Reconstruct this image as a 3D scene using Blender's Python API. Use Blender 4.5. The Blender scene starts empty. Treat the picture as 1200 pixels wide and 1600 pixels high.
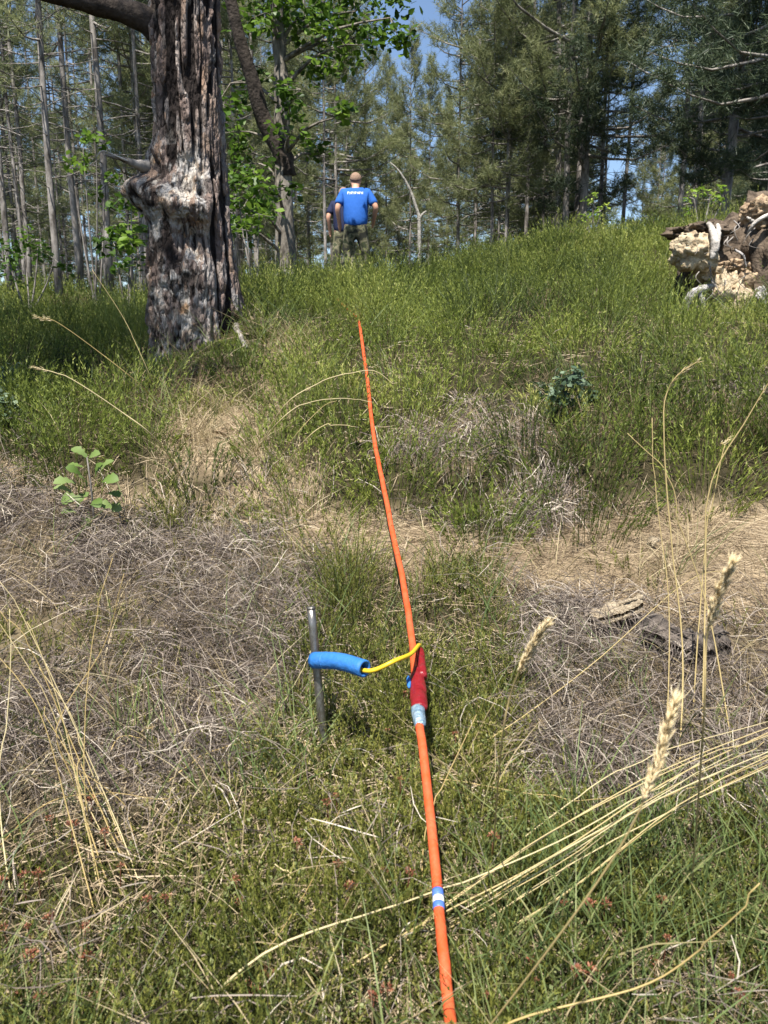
import bpy, math, random
import numpy as np
from mathutils import Vector, Matrix

R = math.radians
rng = np.random.default_rng(7)
random.seed(7)
SC = bpy.context.scene
COL = SC.collection

# ------------------------------------------------------------------ camera
FPX = 1203.0                      # focal length in photo pixels (1200 x 1600)
PITCH = R(12.0)
CAM = np.array([0.0, 0.0, 0.85])
cd = bpy.data.cameras.new('camera')
cam = bpy.data.objects.new('camera', cd)
COL.objects.link(cam)
cam.location = CAM
cam.rotation_euler = (R(90) - PITCH, 0, 0)
cd.sensor_fit = 'HORIZONTAL'
cd.sensor_width = 36.0
cd.lens = 36.0 * FPX / 1200.0
cd.clip_start = 0.02
cd.clip_end = 6000
cd.dof.use_dof = True
cd.dof.focus_distance = 2.6
cd.dof.aperture_fstop = 14.0
SC.camera = cam

# ------------------------------------------------------------------ sky and sun
SUN_DIR = Vector((-0.32, -1.0, 0.0)).normalized()      # horizontal direction towards the sun
SUN_EL = R(64)
world = bpy.data.worlds.new('World')
SC.world = world
world.use_nodes = True
wn = world.node_tree
wn.nodes.clear()
sky = wn.nodes.new('ShaderNodeTexSky')
sky.sky_type = 'NISHITA'
sky.sun_disc = False
sky.sun_elevation = SUN_EL
sky.sun_rotation = math.atan2(SUN_DIR.x, SUN_DIR.y)
sky.altitude = 900
sky.dust_density = 0.6
sky.ozone_density = 1.6
bg = wn.nodes.new('ShaderNodeBackground')
bg.inputs['Strength'].default_value = 0.085
wo = wn.nodes.new('ShaderNodeOutputWorld')
wn.links.new(sky.outputs[0], bg.inputs[0])
wn.links.new(bg.outputs[0], wo.inputs[0])

sd = bpy.data.lights.new('sun', 'SUN')
sun = bpy.data.objects.new('sun', sd)
COL.objects.link(sun)
sd.energy = 5.0
sd.angle = R(0.53)
sd.color = (1.0, 0.955, 0.88)
tosun = Vector((SUN_DIR.x * math.cos(SUN_EL), SUN_DIR.y * math.cos(SUN_EL), math.sin(SUN_EL)))
sun.rotation_euler = tosun.to_track_quat('Z', 'Y').to_euler()
sun.location = (-8, -5, 14)

SC.view_settings.view_transform = 'Standard'
SC.view_settings.look = 'None'
SC.view_settings.gamma = 1.0
SC.view_settings.exposure = 1.15
SC.view_settings.use_curve_mapping = False
SC.render.engine = 'CYCLES'
SC.cycles.max_bounces = 6
SC.cycles.diffuse_bounces = 3
SC.cycles.glossy_bounces = 2
SC.cycles.transmission_bounces = 3
SC.cycles.transparent_max_bounces = 4
SC.cycles.use_denoising = True
SC.cycles.caustics_reflective = False
SC.cycles.caustics_refractive = False

# ------------------------------------------------------------------ noise and terrain
def _h(ix, iy, iz, s):
    n = (ix * 374761393 + iy * 668265263 + iz * 2147483647 + s * 1274126177) & 0xffffffff
    n = ((n ^ (n >> 13)) * 1274126177) & 0xffffffff
    return ((n ^ (n >> 16)) & 0xffff) / 65535.0

def vn3(x, y, z, s=0):
    x = np.asarray(x, float); y = np.asarray(y, float); z = np.asarray(z, float)
    x, y, z = np.broadcast_arrays(x, y, z)
    ix = np.floor(x).astype(np.int64); iy = np.floor(y).astype(np.int64); iz = np.floor(z).astype(np.int64)
    fx = x - ix; fy = y - iy; fz = z - iz
    fx = fx * fx * (3 - 2 * fx); fy = fy * fy * (3 - 2 * fy); fz = fz * fz * (3 - 2 * fz)
    o = 0
    for a in (0, 1):
        for b in (0, 1):
            for c in (0, 1):
                w = (fx if a else 1 - fx) * (fy if b else 1 - fy) * (fz if c else 1 - fz)
                o = o + w * _h(ix + a, iy + b, iz + c, s)
    return o

def vn(x, y, s=0):
    return vn3(x, y, 0.5, s)

def fbm(x, y, s=0, o=4):
    t = 0; a = .5
    for i in range(o):
        t = t + a * (vn(np.asarray(x) * 2 ** i, np.asarray(y) * 2 ** i, s + i) - .5); a *= .5
    return t

def sst(a, b, x):
    t = np.clip((np.asarray(x, float) - a) / (b - a), 0, 1)
    return t * t * (3 - 2 * t)

PY = [-3000, -40, -2, 0, .8, 1.2, 1.65, 2.1, 2.38, 2.50, 3.2, 4.2, 7, 10, 13, 16, 25, 60, 150, 500, 3000]
PZ = [-60, -1.5, -.02, 0, .02, .10, .185, .29, .335, .465, .71, .96, 1.34, 1.62, 1.86, 2.13, 2.3, 1.9, -1.5, -20, -60]

def H(x, y):
    x = np.asarray(x, float); y = np.asarray(y, float)
    wob = 0.22 * (vn(x * .9, 3.1, 5) - .5) * sst(1.6, 2.4, y) * (1 - sst(4, 7, y))
    z = np.interp(y + wob, PY, PZ)
    z = z + .62 * sst(.2, 2.8, x) * sst(4.0, 10.5, y) * (1 - sst(60, 200, y))
    z = z - .32 * sst(-.9, -3.6, x) * 0 - .30 * (1 - sst(-3.6, -.9, x)) * sst(4, 9, y) * (1 - sst(60, 200, y))
    z = z - .22 * (1 - sst(-1.45, -.72, x)) * sst(2.7, 3.9, y) * (1 - sst(7, 11, y))
    z = z + .05 * (1 - sst(-1.2, -.3, x)) * sst(.8, 1.5, y) * (1 - sst(2.2, 3.2, y))
    near = 1 - sst(12, 40, np.abs(y) + np.abs(x) * .5)
    z = z + near * (.10 * fbm(x * 1.3, y * 1.3, 11, 3) + .035 * fbm(x * 6, y * 6, 21, 3))
    z = z + (1 - near) * .5 * fbm(x * .06, y * .06, 31, 2)
    return z

def proj(x, y, z):
    """world -> photo pixel"""
    dx = np.asarray(x) - CAM[0]; dy = np.asarray(y) - CAM[1]; dz = np.asarray(z) - CAM[2]
    f = dy * math.cos(PITCH) - dz * math.sin(PITCH)
    up = dy * math.sin(PITCH) + dz * math.cos(PITCH)
    f = np.where(f < .05, .05, f)
    return 600 + FPX * dx / f, 800 - FPX * up / f

def ray(u, v):
    a = (u - 600) / FPX; b = (800 - v) / FPX
    d = np.array([a, math.cos(PITCH) + b * math.sin(PITCH), -math.sin(PITCH) + b * math.cos(PITCH)])
    return d

def pix(u, v, y):
    d = ray(u, v)
    return CAM + d * (y / d[1])

def at(u, v, ymax=40):
    d = ray(u, v)
    t = .3; p = CAM + d * t
    while p[1] < ymax:
        p = CAM + d * t
        if p[2] < H(p[0], p[1]):
            break
        t += .01 + t * .002
    return np.array([p[0], p[1], float(H(p[0], p[1]))])

def ground(x, y):
    return np.array([x, y, float(H(x, y))])

# ------------------------------------------------------------------ mesh helpers
def make_mesh(name, V, F, mat=None, attrs=None, smooth=False):
    V = np.asarray(V, np.float32).reshape(-1, 3); F = np.asarray(F, np.int32)
    me = bpy.data.meshes.new(name)
    k = F.shape[1]
    me.vertices.add(len(V)); me.vertices.foreach_set('co', V.ravel())
    me.loops.add(F.size); me.loops.foreach_set('vertex_index', F.ravel())
    me.polygons.add(len(F)); me.polygons.foreach_set('loop_start', np.arange(len(F), dtype=np.int32) * k)
    if smooth:
        me.polygons.foreach_set('use_smooth', np.ones(len(F), bool))
    me.update(calc_edges=True)
    if attrs:
        for n, a in attrs.items():
            at_ = me.attributes.new(n, 'FLOAT', 'POINT')
            at_.data.foreach_set('value', np.asarray(a, np.float32))
    if mat:
        me.materials.append(mat)
    return me

class MB:
    """collects quads (triangles repeat their last corner in a separate list)"""
    def __init__(s):
        s.V = []; s.Q = []; s.T = []; s.A = []; s.n = 0
    def add(s, V, Q=None, T=None, tint=0.5):
        V = np.asarray(V, float).reshape(-1, 3)
        s.V.append(V)
        s.A.append(np.broadcast_to(np.asarray(tint, float), (len(V),)))
        if Q is not None and len(Q): s.Q.append(np.asarray(Q) + s.n)
        if T is not None and len(T): s.T.append(np.asarray(T) + s.n)
        s.n += len(V)
    def tube(s, P, r, sides=6, cap=True, tint=.5, twist=0.0):
        P = np.asarray(P, float); k = len(P)
        r = np.broadcast_to(np.asarray(r, float), (k,))
        T = np.gradient(P, axis=0); T /= np.linalg.norm(T, axis=1)[:, None] + 1e-9
        ref = np.array([0, 0, 1.]) if abs(T[0][2]) < .9 else np.array([1., 0, 0])
        a = np.cross(T[0], ref); a /= np.linalg.norm(a)
        rings = []
        for i in range(k):
            a = a - T[i] * a.dot(T[i]); a /= np.linalg.norm(a) + 1e-9
            b = np.cross(T[i], a)
            th = np.arange(sides) * 2 * math.pi / sides
            rings.append(P[i] + r[i] * (np.cos(th)[:, None] * a + np.sin(th)[:, None] * b))
        V = np.concatenate(rings)
        Q = []
        for i in range(k - 1):
            for j in range(sides):
                Q.append((i * sides + j, i * sides + (j + 1) % sides, (i + 1) * sides + (j + 1) % sides, (i + 1) * sides + j))
        Tt = []
        if cap:
            V = np.concatenate([V, P[:1], P[-1:]])
            c0 = k * sides; c1 = c0 + 1
            for j in range(sides):
                Tt.append((c0, (j + 1) % sides, j))
                Tt.append((c1, (k - 1) * sides + j, (k - 1) * sides + (j + 1) % sides))
        s.add(V, Q, Tt, tint)
    def ribbons(s, P, w, side=None, tint=None):
        """P (n,k,3) polylines, w (n,k) widths"""
        P = np.asarray(P, float); n, k, _ = P.shape
        w = np.broadcast_to(w, (n, k))
        if side is None:
            T = P[:, -1] - P[:, 0]
            rd = rng.normal(size=(n, 3))
            side = np.cross(T, rd); side /= np.linalg.norm(side, axis=1)[:, None] + 1e-9
        off = side[:, None, :] * w[:, :, None] * .5
        V = np.stack([P - off, P + off], axis=2).reshape(-1, 3)
        base = (np.arange(n) * k * 2)[:, None] + (np.arange(k - 1) * 2)[None, :]
        Q = np.stack([base, base + 1, base + 3, base + 2], axis=-1).reshape(-1, 4)
        if tint is None: tint = np.full(n, .5)
        s.add(V, Q, None, np.repeat(tint, k * 2))
    def mesh(s, name, mat, smooth=False):
        V = np.concatenate(s.V); A = np.concatenate(s.A)
        me = bpy.data.meshes.new(name)
        Q = np.concatenate(s.Q) if s.Q else np.zeros((0, 4), int)
        T = np.concatenate(s.T) if s.T else np.zeros((0, 3), int)
        me.vertices.add(len(V)); me.vertices.foreach_set('co', V.astype(np.float32).ravel())
        li = np.concatenate([Q.ravel(), T.ravel()]).astype(np.int32)
        me.loops.add(len(li)); me.loops.foreach_set('vertex_index', li)
        st = np.concatenate([np.arange(len(Q)) * 4, len(Q) * 4 + np.arange(len(T)) * 3]).astype(np.int32)
        me.polygons.add(len(st)); me.polygons.foreach_set('loop_start', st)
        if smooth: me.polygons.foreach_set('use_smooth', np.ones(len(st), bool))
        me.update(calc_edges=True)
        a = me.attributes.new('tint', 'FLOAT', 'POINT'); a.data.foreach_set('value', A.astype(np.float32))
        me.materials.append(mat)
        return me

def obj(name, me, parent=None, link=True):
    o = bpy.data.objects.new(name, me)
    if link: COL.objects.link(o)
    if parent: o.parent = parent
    return o

def tag(o, label=None, cat=None, group=None, kind=None):
    if label: o['label'] = label
    if cat: o['category'] = cat
    if group: o['group'] = group
    if kind: o['kind'] = kind
    return o

def thing(name, label, cat, loc=(0, 0, 0), group=None, rz=0.0):
    o = bpy.data.objects.new(name, None)
    o.empty_display_size = .1
    COL.objects.link(o)
    o.location = loc; o.rotation_euler = (0, 0, rz)
    return tag(o, label, cat, group)

def smooth_line(P, n=24):
    """Catmull-Rom through points"""
    P = np.asarray(P, float)
    if len(P) == 2:
        t = np.linspace(0, 1, n)[:, None]
        return P[0] * (1 - t) + P[1] * t
    Q = np.concatenate([[2 * P[0] - P[1]], P, [2 * P[-1] - P[-2]]])
    out = []
    seg = len(P) - 1
    for t in np.linspace(0, seg - 1e-6, n):
        i = int(t); f = t - i
        a, b, c, d = Q[i:i + 4]
        out.append(.5 * (2 * b + (c - a) * f + (2 * a - 5 * b + 4 * c - d) * f * f + (3 * b - a - 3 * c + d) * f ** 3))
    return np.array(out)

def unit(n):
    v = rng.normal(size=(n, 3))
    return v / np.linalg.norm(v, axis=1)[:, None]

# ------------------------------------------------------------------ materials
def new_mat(name):
    m = bpy.data.materials.new(name); m.use_nodes = True
    nt = m.node_tree; nt.nodes.clear()
    out = nt.nodes.new('ShaderNodeOutputMaterial')
    return m, nt, out

def ramp(nt, stops):
    r = nt.nodes.new('ShaderNodeValToRGB')
    e = r.color_ramp.elements
    while len(e) < len(stops): e.new(.5)
    for el, (p, c) in zip(e, stops):
        el.position = p; el.color = (c[0], c[1], c[2], 1)
    return r

def leaf_mat(name, stops, transl=.3, rough=.55, spec=.3, src='GEOMETRY'):
    """thin foliage: colour by the plant's own tint, part of the light passes through"""
    m, nt, out = new_mat(name)
    at_ = nt.nodes.new('ShaderNodeAttribute'); at_.attribute_name = 'tint'; at_.attribute_type = src
    at2 = nt.nodes.new('ShaderNodeAttribute'); at2.attribute_name = 'tint'; at2.attribute_type = 'GEOMETRY'
    val = at_.outputs['Fac']
    if src == 'INSTANCER':
        mx = nt.nodes.new('ShaderNodeMath'); mx.operation = 'ADD'
        ml = nt.nodes.new('ShaderNodeMath'); ml.operation = 'MULTIPLY_ADD'
        ml.inputs[1].default_value = .5; ml.inputs[2].default_value = -.25
        nt.links.new(at2.outputs['Fac'], ml.inputs[0])
        nt.links.new(at_.outputs['Fac'], mx.inputs[0]); nt.links.new(ml.outputs[0], mx.inputs[1])
        val = mx.outputs[0]
    r = ramp(nt, stops)
    nt.links.new(val, r.inputs[0])
    p = nt.nodes.new('ShaderNodeBsdfPrincipled')
    p.inputs['Roughness'].default_value = rough
    p.inputs['Specular IOR Level'].default_value = spec
    nt.links.new(r.outputs[0], p.inputs['Base Color'])
    if transl > 0:
        t = nt.nodes.new('ShaderNodeBsdfTranslucent')
        nt.links.new(r.outputs[0], t.inputs[0])
        mix = nt.nodes.new('ShaderNodeMixShader'); mix.inputs[0].default_value = transl
        nt.links.new(p.outputs[0], mix.inputs[1]); nt.links.new(t.outputs[0], mix.inputs[2])
        nt.links.new(mix.outputs[0], out.inputs[0])
    else:
        nt.links.new(p.outputs[0], out.inputs[0])
    return m

def solid_mat(name, col, rough=.6, spec=.4, metal=0.0, noise=None, bump=0.0, bscale=60, col2=None, nscale=8, stretch=(1, 1, 1), coat=0.0):
    m, nt, out = new_mat(name)
    p = nt.nodes.new('ShaderNodeBsdfPrincipled')
    p.inputs['Roughness'].default_value = rough
    p.inputs['Specular IOR Level'].default_value = spec
    p.inputs['Metallic'].default_value = metal
    p.inputs['Coat Weight'].default_value = coat
    p.inputs['Base Color'].default_value = (*col, 1)
    tc = nt.nodes.new('ShaderNodeTexCoord')
    mp = nt.nodes.new('ShaderNodeMapping'); mp.inputs['Scale'].default_value = stretch
    nt.links.new(tc.outputs['Object'], mp.inputs[0])
    if col2 is not None:
        n = nt.nodes.new('ShaderNodeTexNoise'); n.inputs['Scale'].default_value = nscale; n.inputs['Detail'].default_value = 6
        n.inputs['Roughness'].default_value = .65
        nt.links.new(mp.outputs[0], n.inputs['Vector'])
        r = ramp(nt, [(.36, col), (.64, col2)])
        nt.links.new(n.outputs[0], r.inputs[0]); nt.links.new(r.outputs[0], p.inputs['Base Color'])
    if bump:
        n2 = nt.nodes.new('ShaderNodeTexNoise'); n2.inputs['Scale'].default_value = bscale; n2.inputs['Detail'].default_value = 8
        nt.links.new(mp.outputs[0], n2.inputs['Vector'])
        b = nt.nodes.new('ShaderNodeBump'); b.inputs['Strength'].default_value = bump; b.inputs['Distance'].default_value = .02
        nt.links.new(n2.outputs[0], b.inputs['Height']); nt.links.new(b.outputs[0], p.inputs['Normal'])
    nt.links.new(p.outputs[0], out.inputs[0])
    return m

M = {}
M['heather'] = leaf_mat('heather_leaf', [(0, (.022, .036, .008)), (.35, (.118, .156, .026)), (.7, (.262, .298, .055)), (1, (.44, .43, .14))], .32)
M['brown_heather'] = leaf_mat('brown_heather_leaf', [(0, (.06, .042, .024)), (.5, (.15, .105, .06)), (1, (.27, .20, .12))], .2)
M['heather_near'] = leaf_mat('heather_near_leaf', [(0, (.022, .028, .008)), (.4, (.130, .150, .028)), (.75, (.28, .275, .062)), (1, (.46, .40, .15))], .34)
M['grass'] = leaf_mat('green_grass_blade', [(0, (.06, .095, .03)), (.45, (.14, .19, .06)), (.8, (.24, .26, .10)), (1, (.36, .31, .15))], .3)
M['straw'] = leaf_mat('straw_blade', [(0, (.15, .11, .055)), (.4, (.29, .225, .12)), (.75, (.44, .36, .21)), (1, (.56, .48, .31))], .22)
M['brush'] = leaf_mat('dead_twig', [(0, (.030, .021, .017)), (.4, (.115, .090, .074)), (.72, (.26, .215, .175)), (1, (.50, .44, .355))], .08, rough=.7)
M['litter'] = leaf_mat('fallen_needle', [(0, (.08, .052, .030)), (.4, (.26, .195, .122)), (.75, (.44, .35, .23)), (1, (.60, .51, .37))], .1, rough=.7)
M['needle'] = leaf_mat('pine_needle', [(0, (.060, .078, .036)), (.4, (.165, .192, .085)), (.75, (.275, .295, .140)), (1, (.40, .39, .20))], .45, rough=.5, src='GEOMETRY')
M['needle_shaded'] = leaf_mat('shaded_pine_needle', [(0, (.022, .036, .024)), (.5, (.062, .088, .046)), (1, (.13, .155, .075))], .3, rough=.5, src='GEOMETRY')  # shade on the dark pines put into a darker needle colour
M['oak_leaf'] = leaf_mat('broad_leaf', [(0, (.030, .065, .010)), (.5, (.075, .145, .018)), (1, (.17, .27, .035))], .42, rough=.45, src='GEOMETRY')
M['bright_leaf'] = leaf_mat('bright_leaf', [(0, (.14, .24, .03)), (.5, (.26, .38, .05)), (1, (.42, .52, .10))], .42, src='GEOMETRY')
M['seedling_leaf'] = leaf_mat('seedling_leaf', [(0, (.06, .11, .022)), (.5, (.12, .19, .040)), (1, (.24, .30, .12))], .35, src='GEOMETRY')
M['thistle_leaf'] = leaf_mat('blue_green_leaf', [(0, (.05, .085, .05)), (.5, (.10, .15, .085)), (1, (.22, .28, .18))], .2, src='GEOMETRY')
M['stem'] = leaf_mat('dry_stem', [(0, (.24, .155, .055)), (.5, (.43, .32, .13)), (1, (.58, .49, .28))], .12, rough=.5, src='GEOMETRY')
M['seed'] = leaf_mat('seed_husk', [(0, (.52, .39, .20)), (.5, (.68, .55, .32)), (1, (.80, .70, .48))], .3, rough=.6, src='GEOMETRY')
M['rust'] = leaf_mat('rust_flower', [(0, (.09, .035, .020)), (.5, (.25, .085, .045)), (1, (.42, .20, .12))], .2, src='GEOMETRY')
M['dull_leaf'] = leaf_mat('trefoil_leaf', [(0, (.075, .095, .03)), (.5, (.15, .18, .06)), (1, (.26, .27, .11))], .3)
M['twig_bark'] = solid_mat('grey_pine_bark', (.070, .060, .052), .85, .2, col2=(.34, .31, .28), nscale=9, stretch=(1, 1, .35), bump=.5, bscale=22)
M['dark_shaded_bark'] = solid_mat('dark_shaded_limb_bark', (.025, .020, .017), .9, .15, col2=(.075, .06, .05), nscale=12, bump=.8, bscale=30)
M['oak_bark'] = solid_mat('pale_oak_bark', (.07, .06, .05), .9, .2, col2=(.27, .24, .20), nscale=14, stretch=(1, 1, .4), bump=1.0, bscale=26)
M['dead_wood'] = solid_mat('bleached_wood', (.26, .235, .21), .8, .2, col2=(.52, .48, .43), nscale=16, stretch=(1, 1, 1), bump=.6, bscale=50)

def bark_material():
    m, nt, out = new_mat('old_pine_bark')
    N = nt.nodes.new; L = nt.links.new
    p = N('ShaderNodeBsdfPrincipled'); p.inputs['Roughness'].default_value = .88; p.inputs['Specular IOR Level'].default_value = .2
    tc = N('ShaderNodeTexCoord')
    mp = N('ShaderNodeMapping'); mp.inputs['Scale'].default_value = (1, 1, .38); L(tc.outputs['Object'], mp.inputs[0])
    # plates: grey, pink and tan scales
    v = N('ShaderNodeTexVoronoi'); v.inputs['Scale'].default_value = 26; L(mp.outputs[0], v.inputs['Vector'])
    rp = ramp(nt, [(0, (.100, .082, .075)), (.3, (.190, .135, .112)), (.6, (.150, .138, .134)), (.85, (.28, .185, .130)), (1, (.31, .29, .275))])
    sp = N('ShaderNodeSeparateColor'); L(v.outputs['Color'], sp.inputs[0]); L(sp.outputs[0], rp.inputs[0])
    # furrow bark from the carved relief
    at_ = N('ShaderNodeAttribute'); at_.attribute_name = 'relief'
    rf = ramp(nt, [(.28, (0, 0, 0)), (.52, (1, 1, 1))]); L(at_.outputs['Fac'], rf.inputs[0])
    mx = N('ShaderNodeMix'); mx.data_type = 'RGBA'
    mx.inputs[6].default_value = (.022, .016, .014, 1); L(rp.outputs[0], mx.inputs[7]); L(rf.outputs[0], mx.inputs[0])
    # pale lichen and resin on the burl
    at2 = N('ShaderNodeAttribute'); at2.attribute_name = 'pale'
    n = N('ShaderNodeTexNoise'); n.inputs['Scale'].default_value = 15; n.inputs['Detail'].default_value = 7; n.inputs['Roughness'].default_value = .65
    L(mp.outputs[0], n.inputs['Vector'])
    mm = N('ShaderNodeMath'); mm.operation = 'MULTIPLY'; L(at2.outputs['Fac'], mm.inputs[0]); 
    rn = ramp(nt, [(.47, (0, 0, 0)), (.56, (1, 1, 1))]); L(n.outputs[0], rn.inputs[0]); L(rn.outputs[0], mm.inputs[1])
    n3 = N('ShaderNodeTexNoise'); n3.inputs['Scale'].default_value = 9; L(tc.outputs['Object'], n3.inputs['Vector'])
    rc = ramp(nt, [(.38, (.03, .025, .022)), (.45, (.42, .40, .38)), (.56, (.46, .41, .35)), (.66, (.40, .25, .145))]); L(n3.outputs[0], rc.inputs[0])
    mx2 = N('ShaderNodeMix'); mx2.data_type = 'RGBA'
    L(mx.outputs[2], mx2.inputs[6]); L(rc.outputs[0], mx2.inputs[7]); L(mm.outputs[0], mx2.inputs[0])
    L(mx2.outputs[2], p.inputs['Base Color'])
    # flaky relief
    v2 = N('ShaderNodeTexVoronoi'); v2.feature = 'DISTANCE_TO_EDGE'; v2.inputs['Scale'].default_value = 40; L(mp.outputs[0], v2.inputs['Vector'])
    n2 = N('ShaderNodeTexNoise'); n2.inputs['Scale'].default_value = 70; n2.inputs['Detail'].default_value = 8; L(mp.outputs[0], n2.inputs['Vector'])
    ad = N('ShaderNodeMath'); ad.operation = 'MULTIPLY_ADD'; ad.inputs[1].default_value = .8
    L(n2.outputs[0], ad.inputs[0]); L(v2.outputs[0], ad.inputs[2])
    b = N('ShaderNodeBump'); b.inputs['Strength'].default_value = 1.0; b.inputs['Distance'].default_value = .03
    L(ad.outputs[0], b.inputs['Height']); L(b.outputs[0], p.inputs['Normal'])
    L(p.outputs[0], out.inputs[0])
    return m
M['bark'] = bark_material()

def ground_material():
    m, nt, out = new_mat('forest_soil')
    N = nt.nodes.new; L = nt.links.new
    p = N('ShaderNodeBsdfPrincipled'); p.inputs['Roughness'].default_value = .95; p.inputs['Specular IOR Level'].default_value = .1
    tc = N('ShaderNodeTexCoord')
    n = N('ShaderNodeTexNoise'); n.inputs['Scale'].default_value = 14; n.inputs['Detail'].default_value = 9; n.inputs['Roughness'].default_value = .7
    L(tc.outputs['Object'], n.inputs['Vector'])
    r1 = ramp(nt, [(.35, (.018, .016, .008)), (.65, (.060, .050, .026))]); L(n.outputs[0], r1.inputs[0])  # humus under plants, darkened further for the shade in their gaps
    r2 = ramp(nt, [(.35, (.13, .095, .06)), (.65, (.36, .28, .18))]); L(n.outputs[0], r2.inputs[0])
    at_ = N('ShaderNodeAttribute'); at_.attribute_name = 'bare'
    mx = N('ShaderNodeMix'); mx.data_type = 'RGBA'
    L(at_.outputs['Fac'], mx.inputs[0]); L(r1.outputs[0], mx.inputs[6]); L(r2.outputs[0], mx.inputs[7])
    L(mx.outputs[2], p.inputs['Base Color'])
    n2 = N('ShaderNodeTexNoise'); n2.inputs['Scale'].default_value = 90; n2.inputs['Detail'].default_value = 8
    L(tc.outputs['Object'], n2.inputs['Vector'])
    b = N('ShaderNodeBump'); b.inputs['Strength'].default_value = .8; b.inputs['Distance'].default_value = .02
    L(n2.outputs[0], b.inputs['Height']); L(b.outputs[0], p.inputs['Normal'])
    L(p.outputs[0], out.inputs[0])
    return m
M['soil'] = ground_material()

# ------------------------------------------------------------------ what grows where (ground cover zones)
def ell(u, v, cx, cy, rx, ry, soft=.35):
    d = np.sqrt(((u - cx) / rx) ** 2 + ((v - cy) / ry) ** 2)
    return 1 - sst(1 - soft, 1 + soft, d)

def zones(x, y):
    z = H(x, y)
    u, v = proj(x, y, z)
    j = 46 * fbm(x * 4.0, y * 4.0, 71, 3) * 2
    u2 = u + j * 1.2; v2 = v + 46 * fbm(x * 4 + 9, y * 4, 81, 3)
    bank_base = np.interp(u, [-400, 0, 250, 380, 480, 600, 760, 900, 1000, 1600], [700, 730, 770, 790, 800, 800, 850, 820, 795, 770])
    slope = 1 - sst(-22, 22, v2 - bank_base)
    straw_patch = np.maximum.reduce([ell(u2, v2, 335, 690, 82, 58), ell(u2, v2, 430, 600, 26, 60), ell(u2, v2, 465, 545, 22, 30),
                                     ell(u2, v2, 420, 770, 70, 40)])
    grey_patch = np.maximum.reduce([ell(u2, v2, 690, 690, 75, 36), ell(u2, v2, 850, 785, 72, 46), ell(u2, v2, 800, 680, 45, 24),
                                    ell(u2, v2, 1185, 640, 50, 26), ell(u2, v2, 730, 640, 30, 20), ell(u2, v2, 385, 490, 26, 40),
                                    ell(u2, v2, 560, 470, 20, 10) * 0])
    green_left = np.maximum.reduce([ell(u2, v2, 30, 1010, 80, 45), ell(u2, v2, 230, 830, 80, 40) * .5, ell(u2, v2, 410, 880, 45, 26) * .6])
    path_bot = np.interp(u, [-400, 300, 480, 620, 800, 1000, 1600], [740, 800, 870, 905, 935, 960, 960])
    path = (1 - slope) * (1 - sst(-25, 25, v2 - path_bot))
    fore_top = np.interp(u, [-600, 0, 150, 330, 440, 520, 780, 830, 1000, 1200, 1700], [1330, 1300, 1270, 1235, 1150, 900, 900, 1230, 1265, 1230, 1200])
    fore = sst(-30, 30, v2 - fore_top)
    clump = np.maximum(ell(u2, v2, 650, 1050, 150, 135), ell(u2, v2, 565, 950, 50, 60)) * (1 - slope) * (1 - .9 * path)
    brush = (1 - slope) * (1 - path) * (1 - fore) * (1 - clump)
    bare_s = np.clip(straw_patch + grey_patch, 0, 1) * slope
    return dict(u=u, v=v, slope=slope * (1 - bare_s), straw=straw_patch, grey=grey_patch * slope, path=path, fore=fore * (1 - clump), clump=clump,
                brush=brush * (1 - green_left) * (1 - .9 * ell(u2, v2, 1020, 1008, 105, 42)), green_left=green_left * (1 - slope), bare=np.clip(bare_s + path + brush * .35, 0, 1))

# ------------------------------------------------------------------ ground
def axis(fine0, fine1, step, far, growth=1.16):
    a = list(np.arange(fine0, fine1 + 1e-6, step))
    s = step
    while a[-1] < far:
        s *= growth; a.append(a[-1] + s)
    s = step
    while a[0] > -far:
        s *= growth; a.insert(0, a[0] - s)
    return np.array(a)
gx = axis(-3.2, 3.2, .045, 2600, 1.13)
gy = axis(.3, 6.5, .045, 2600, 1.13)
GX, GY = np.meshgrid(gx, gy)
GZ = H(GX, GY)
gz = zones(GX.ravel(), GY.ravel())
nx, ny = len(gx), len(gy)
ii = (np.arange(ny - 1)[:, None] * nx + np.arange(nx - 1)[None, :]).ravel()
gm = make_mesh('ground', np.stack([GX, GY, GZ], -1).reshape(-1, 3), np.stack([ii, ii + 1, ii + nx + 1, ii + nx], -1), M['soil'],
               {'bare': np.where(GY.ravel() > .3, gz['bare'], 0)}, smooth=True)
tag(obj('ground', gm), kind='structure')

# ------------------------------------------------------------------ ground cover: each kind is ONE object of real stalks, leaves and strands
def candidates(n, y0, y1, spread=.62, extra=.5, power=1.0):
    """random ground points in a wedge a little wider than the view; power > 1 puts more of them near"""
    y = y0 + (y1 - y0) * rng.uniform(0, 1, n) ** power
    x = rng.uniform(-1, 1, n) * (y * spread + extra)
    if y1 < 14:                                   # a thinner fringe outside the wedge
        m = int(n * .30)
        y2 = y0 + (y1 - y0) * rng.uniform(0, 1, m) ** power
        x2 = np.sign(rng.uniform(-1, 1, m)) * (y2 * spread + extra + rng.uniform(0, .75, m))
        x = np.concatenate([x, x2]); y = np.concatenate([y, y2])
        o = rng.permutation(len(x)); x, y = x[o], y[o]
    return x, y

def pick(x, y, w):
    k = rng.uniform(0, 1, len(x)) < w
    return x[k], y[k]

TB = (-1.04, 4.22)       # foot of the big pine
def off_trunk(x, y):
    return (np.hypot(x - TB[0], y - TB[1] - .05) > .27).astype(float)

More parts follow.
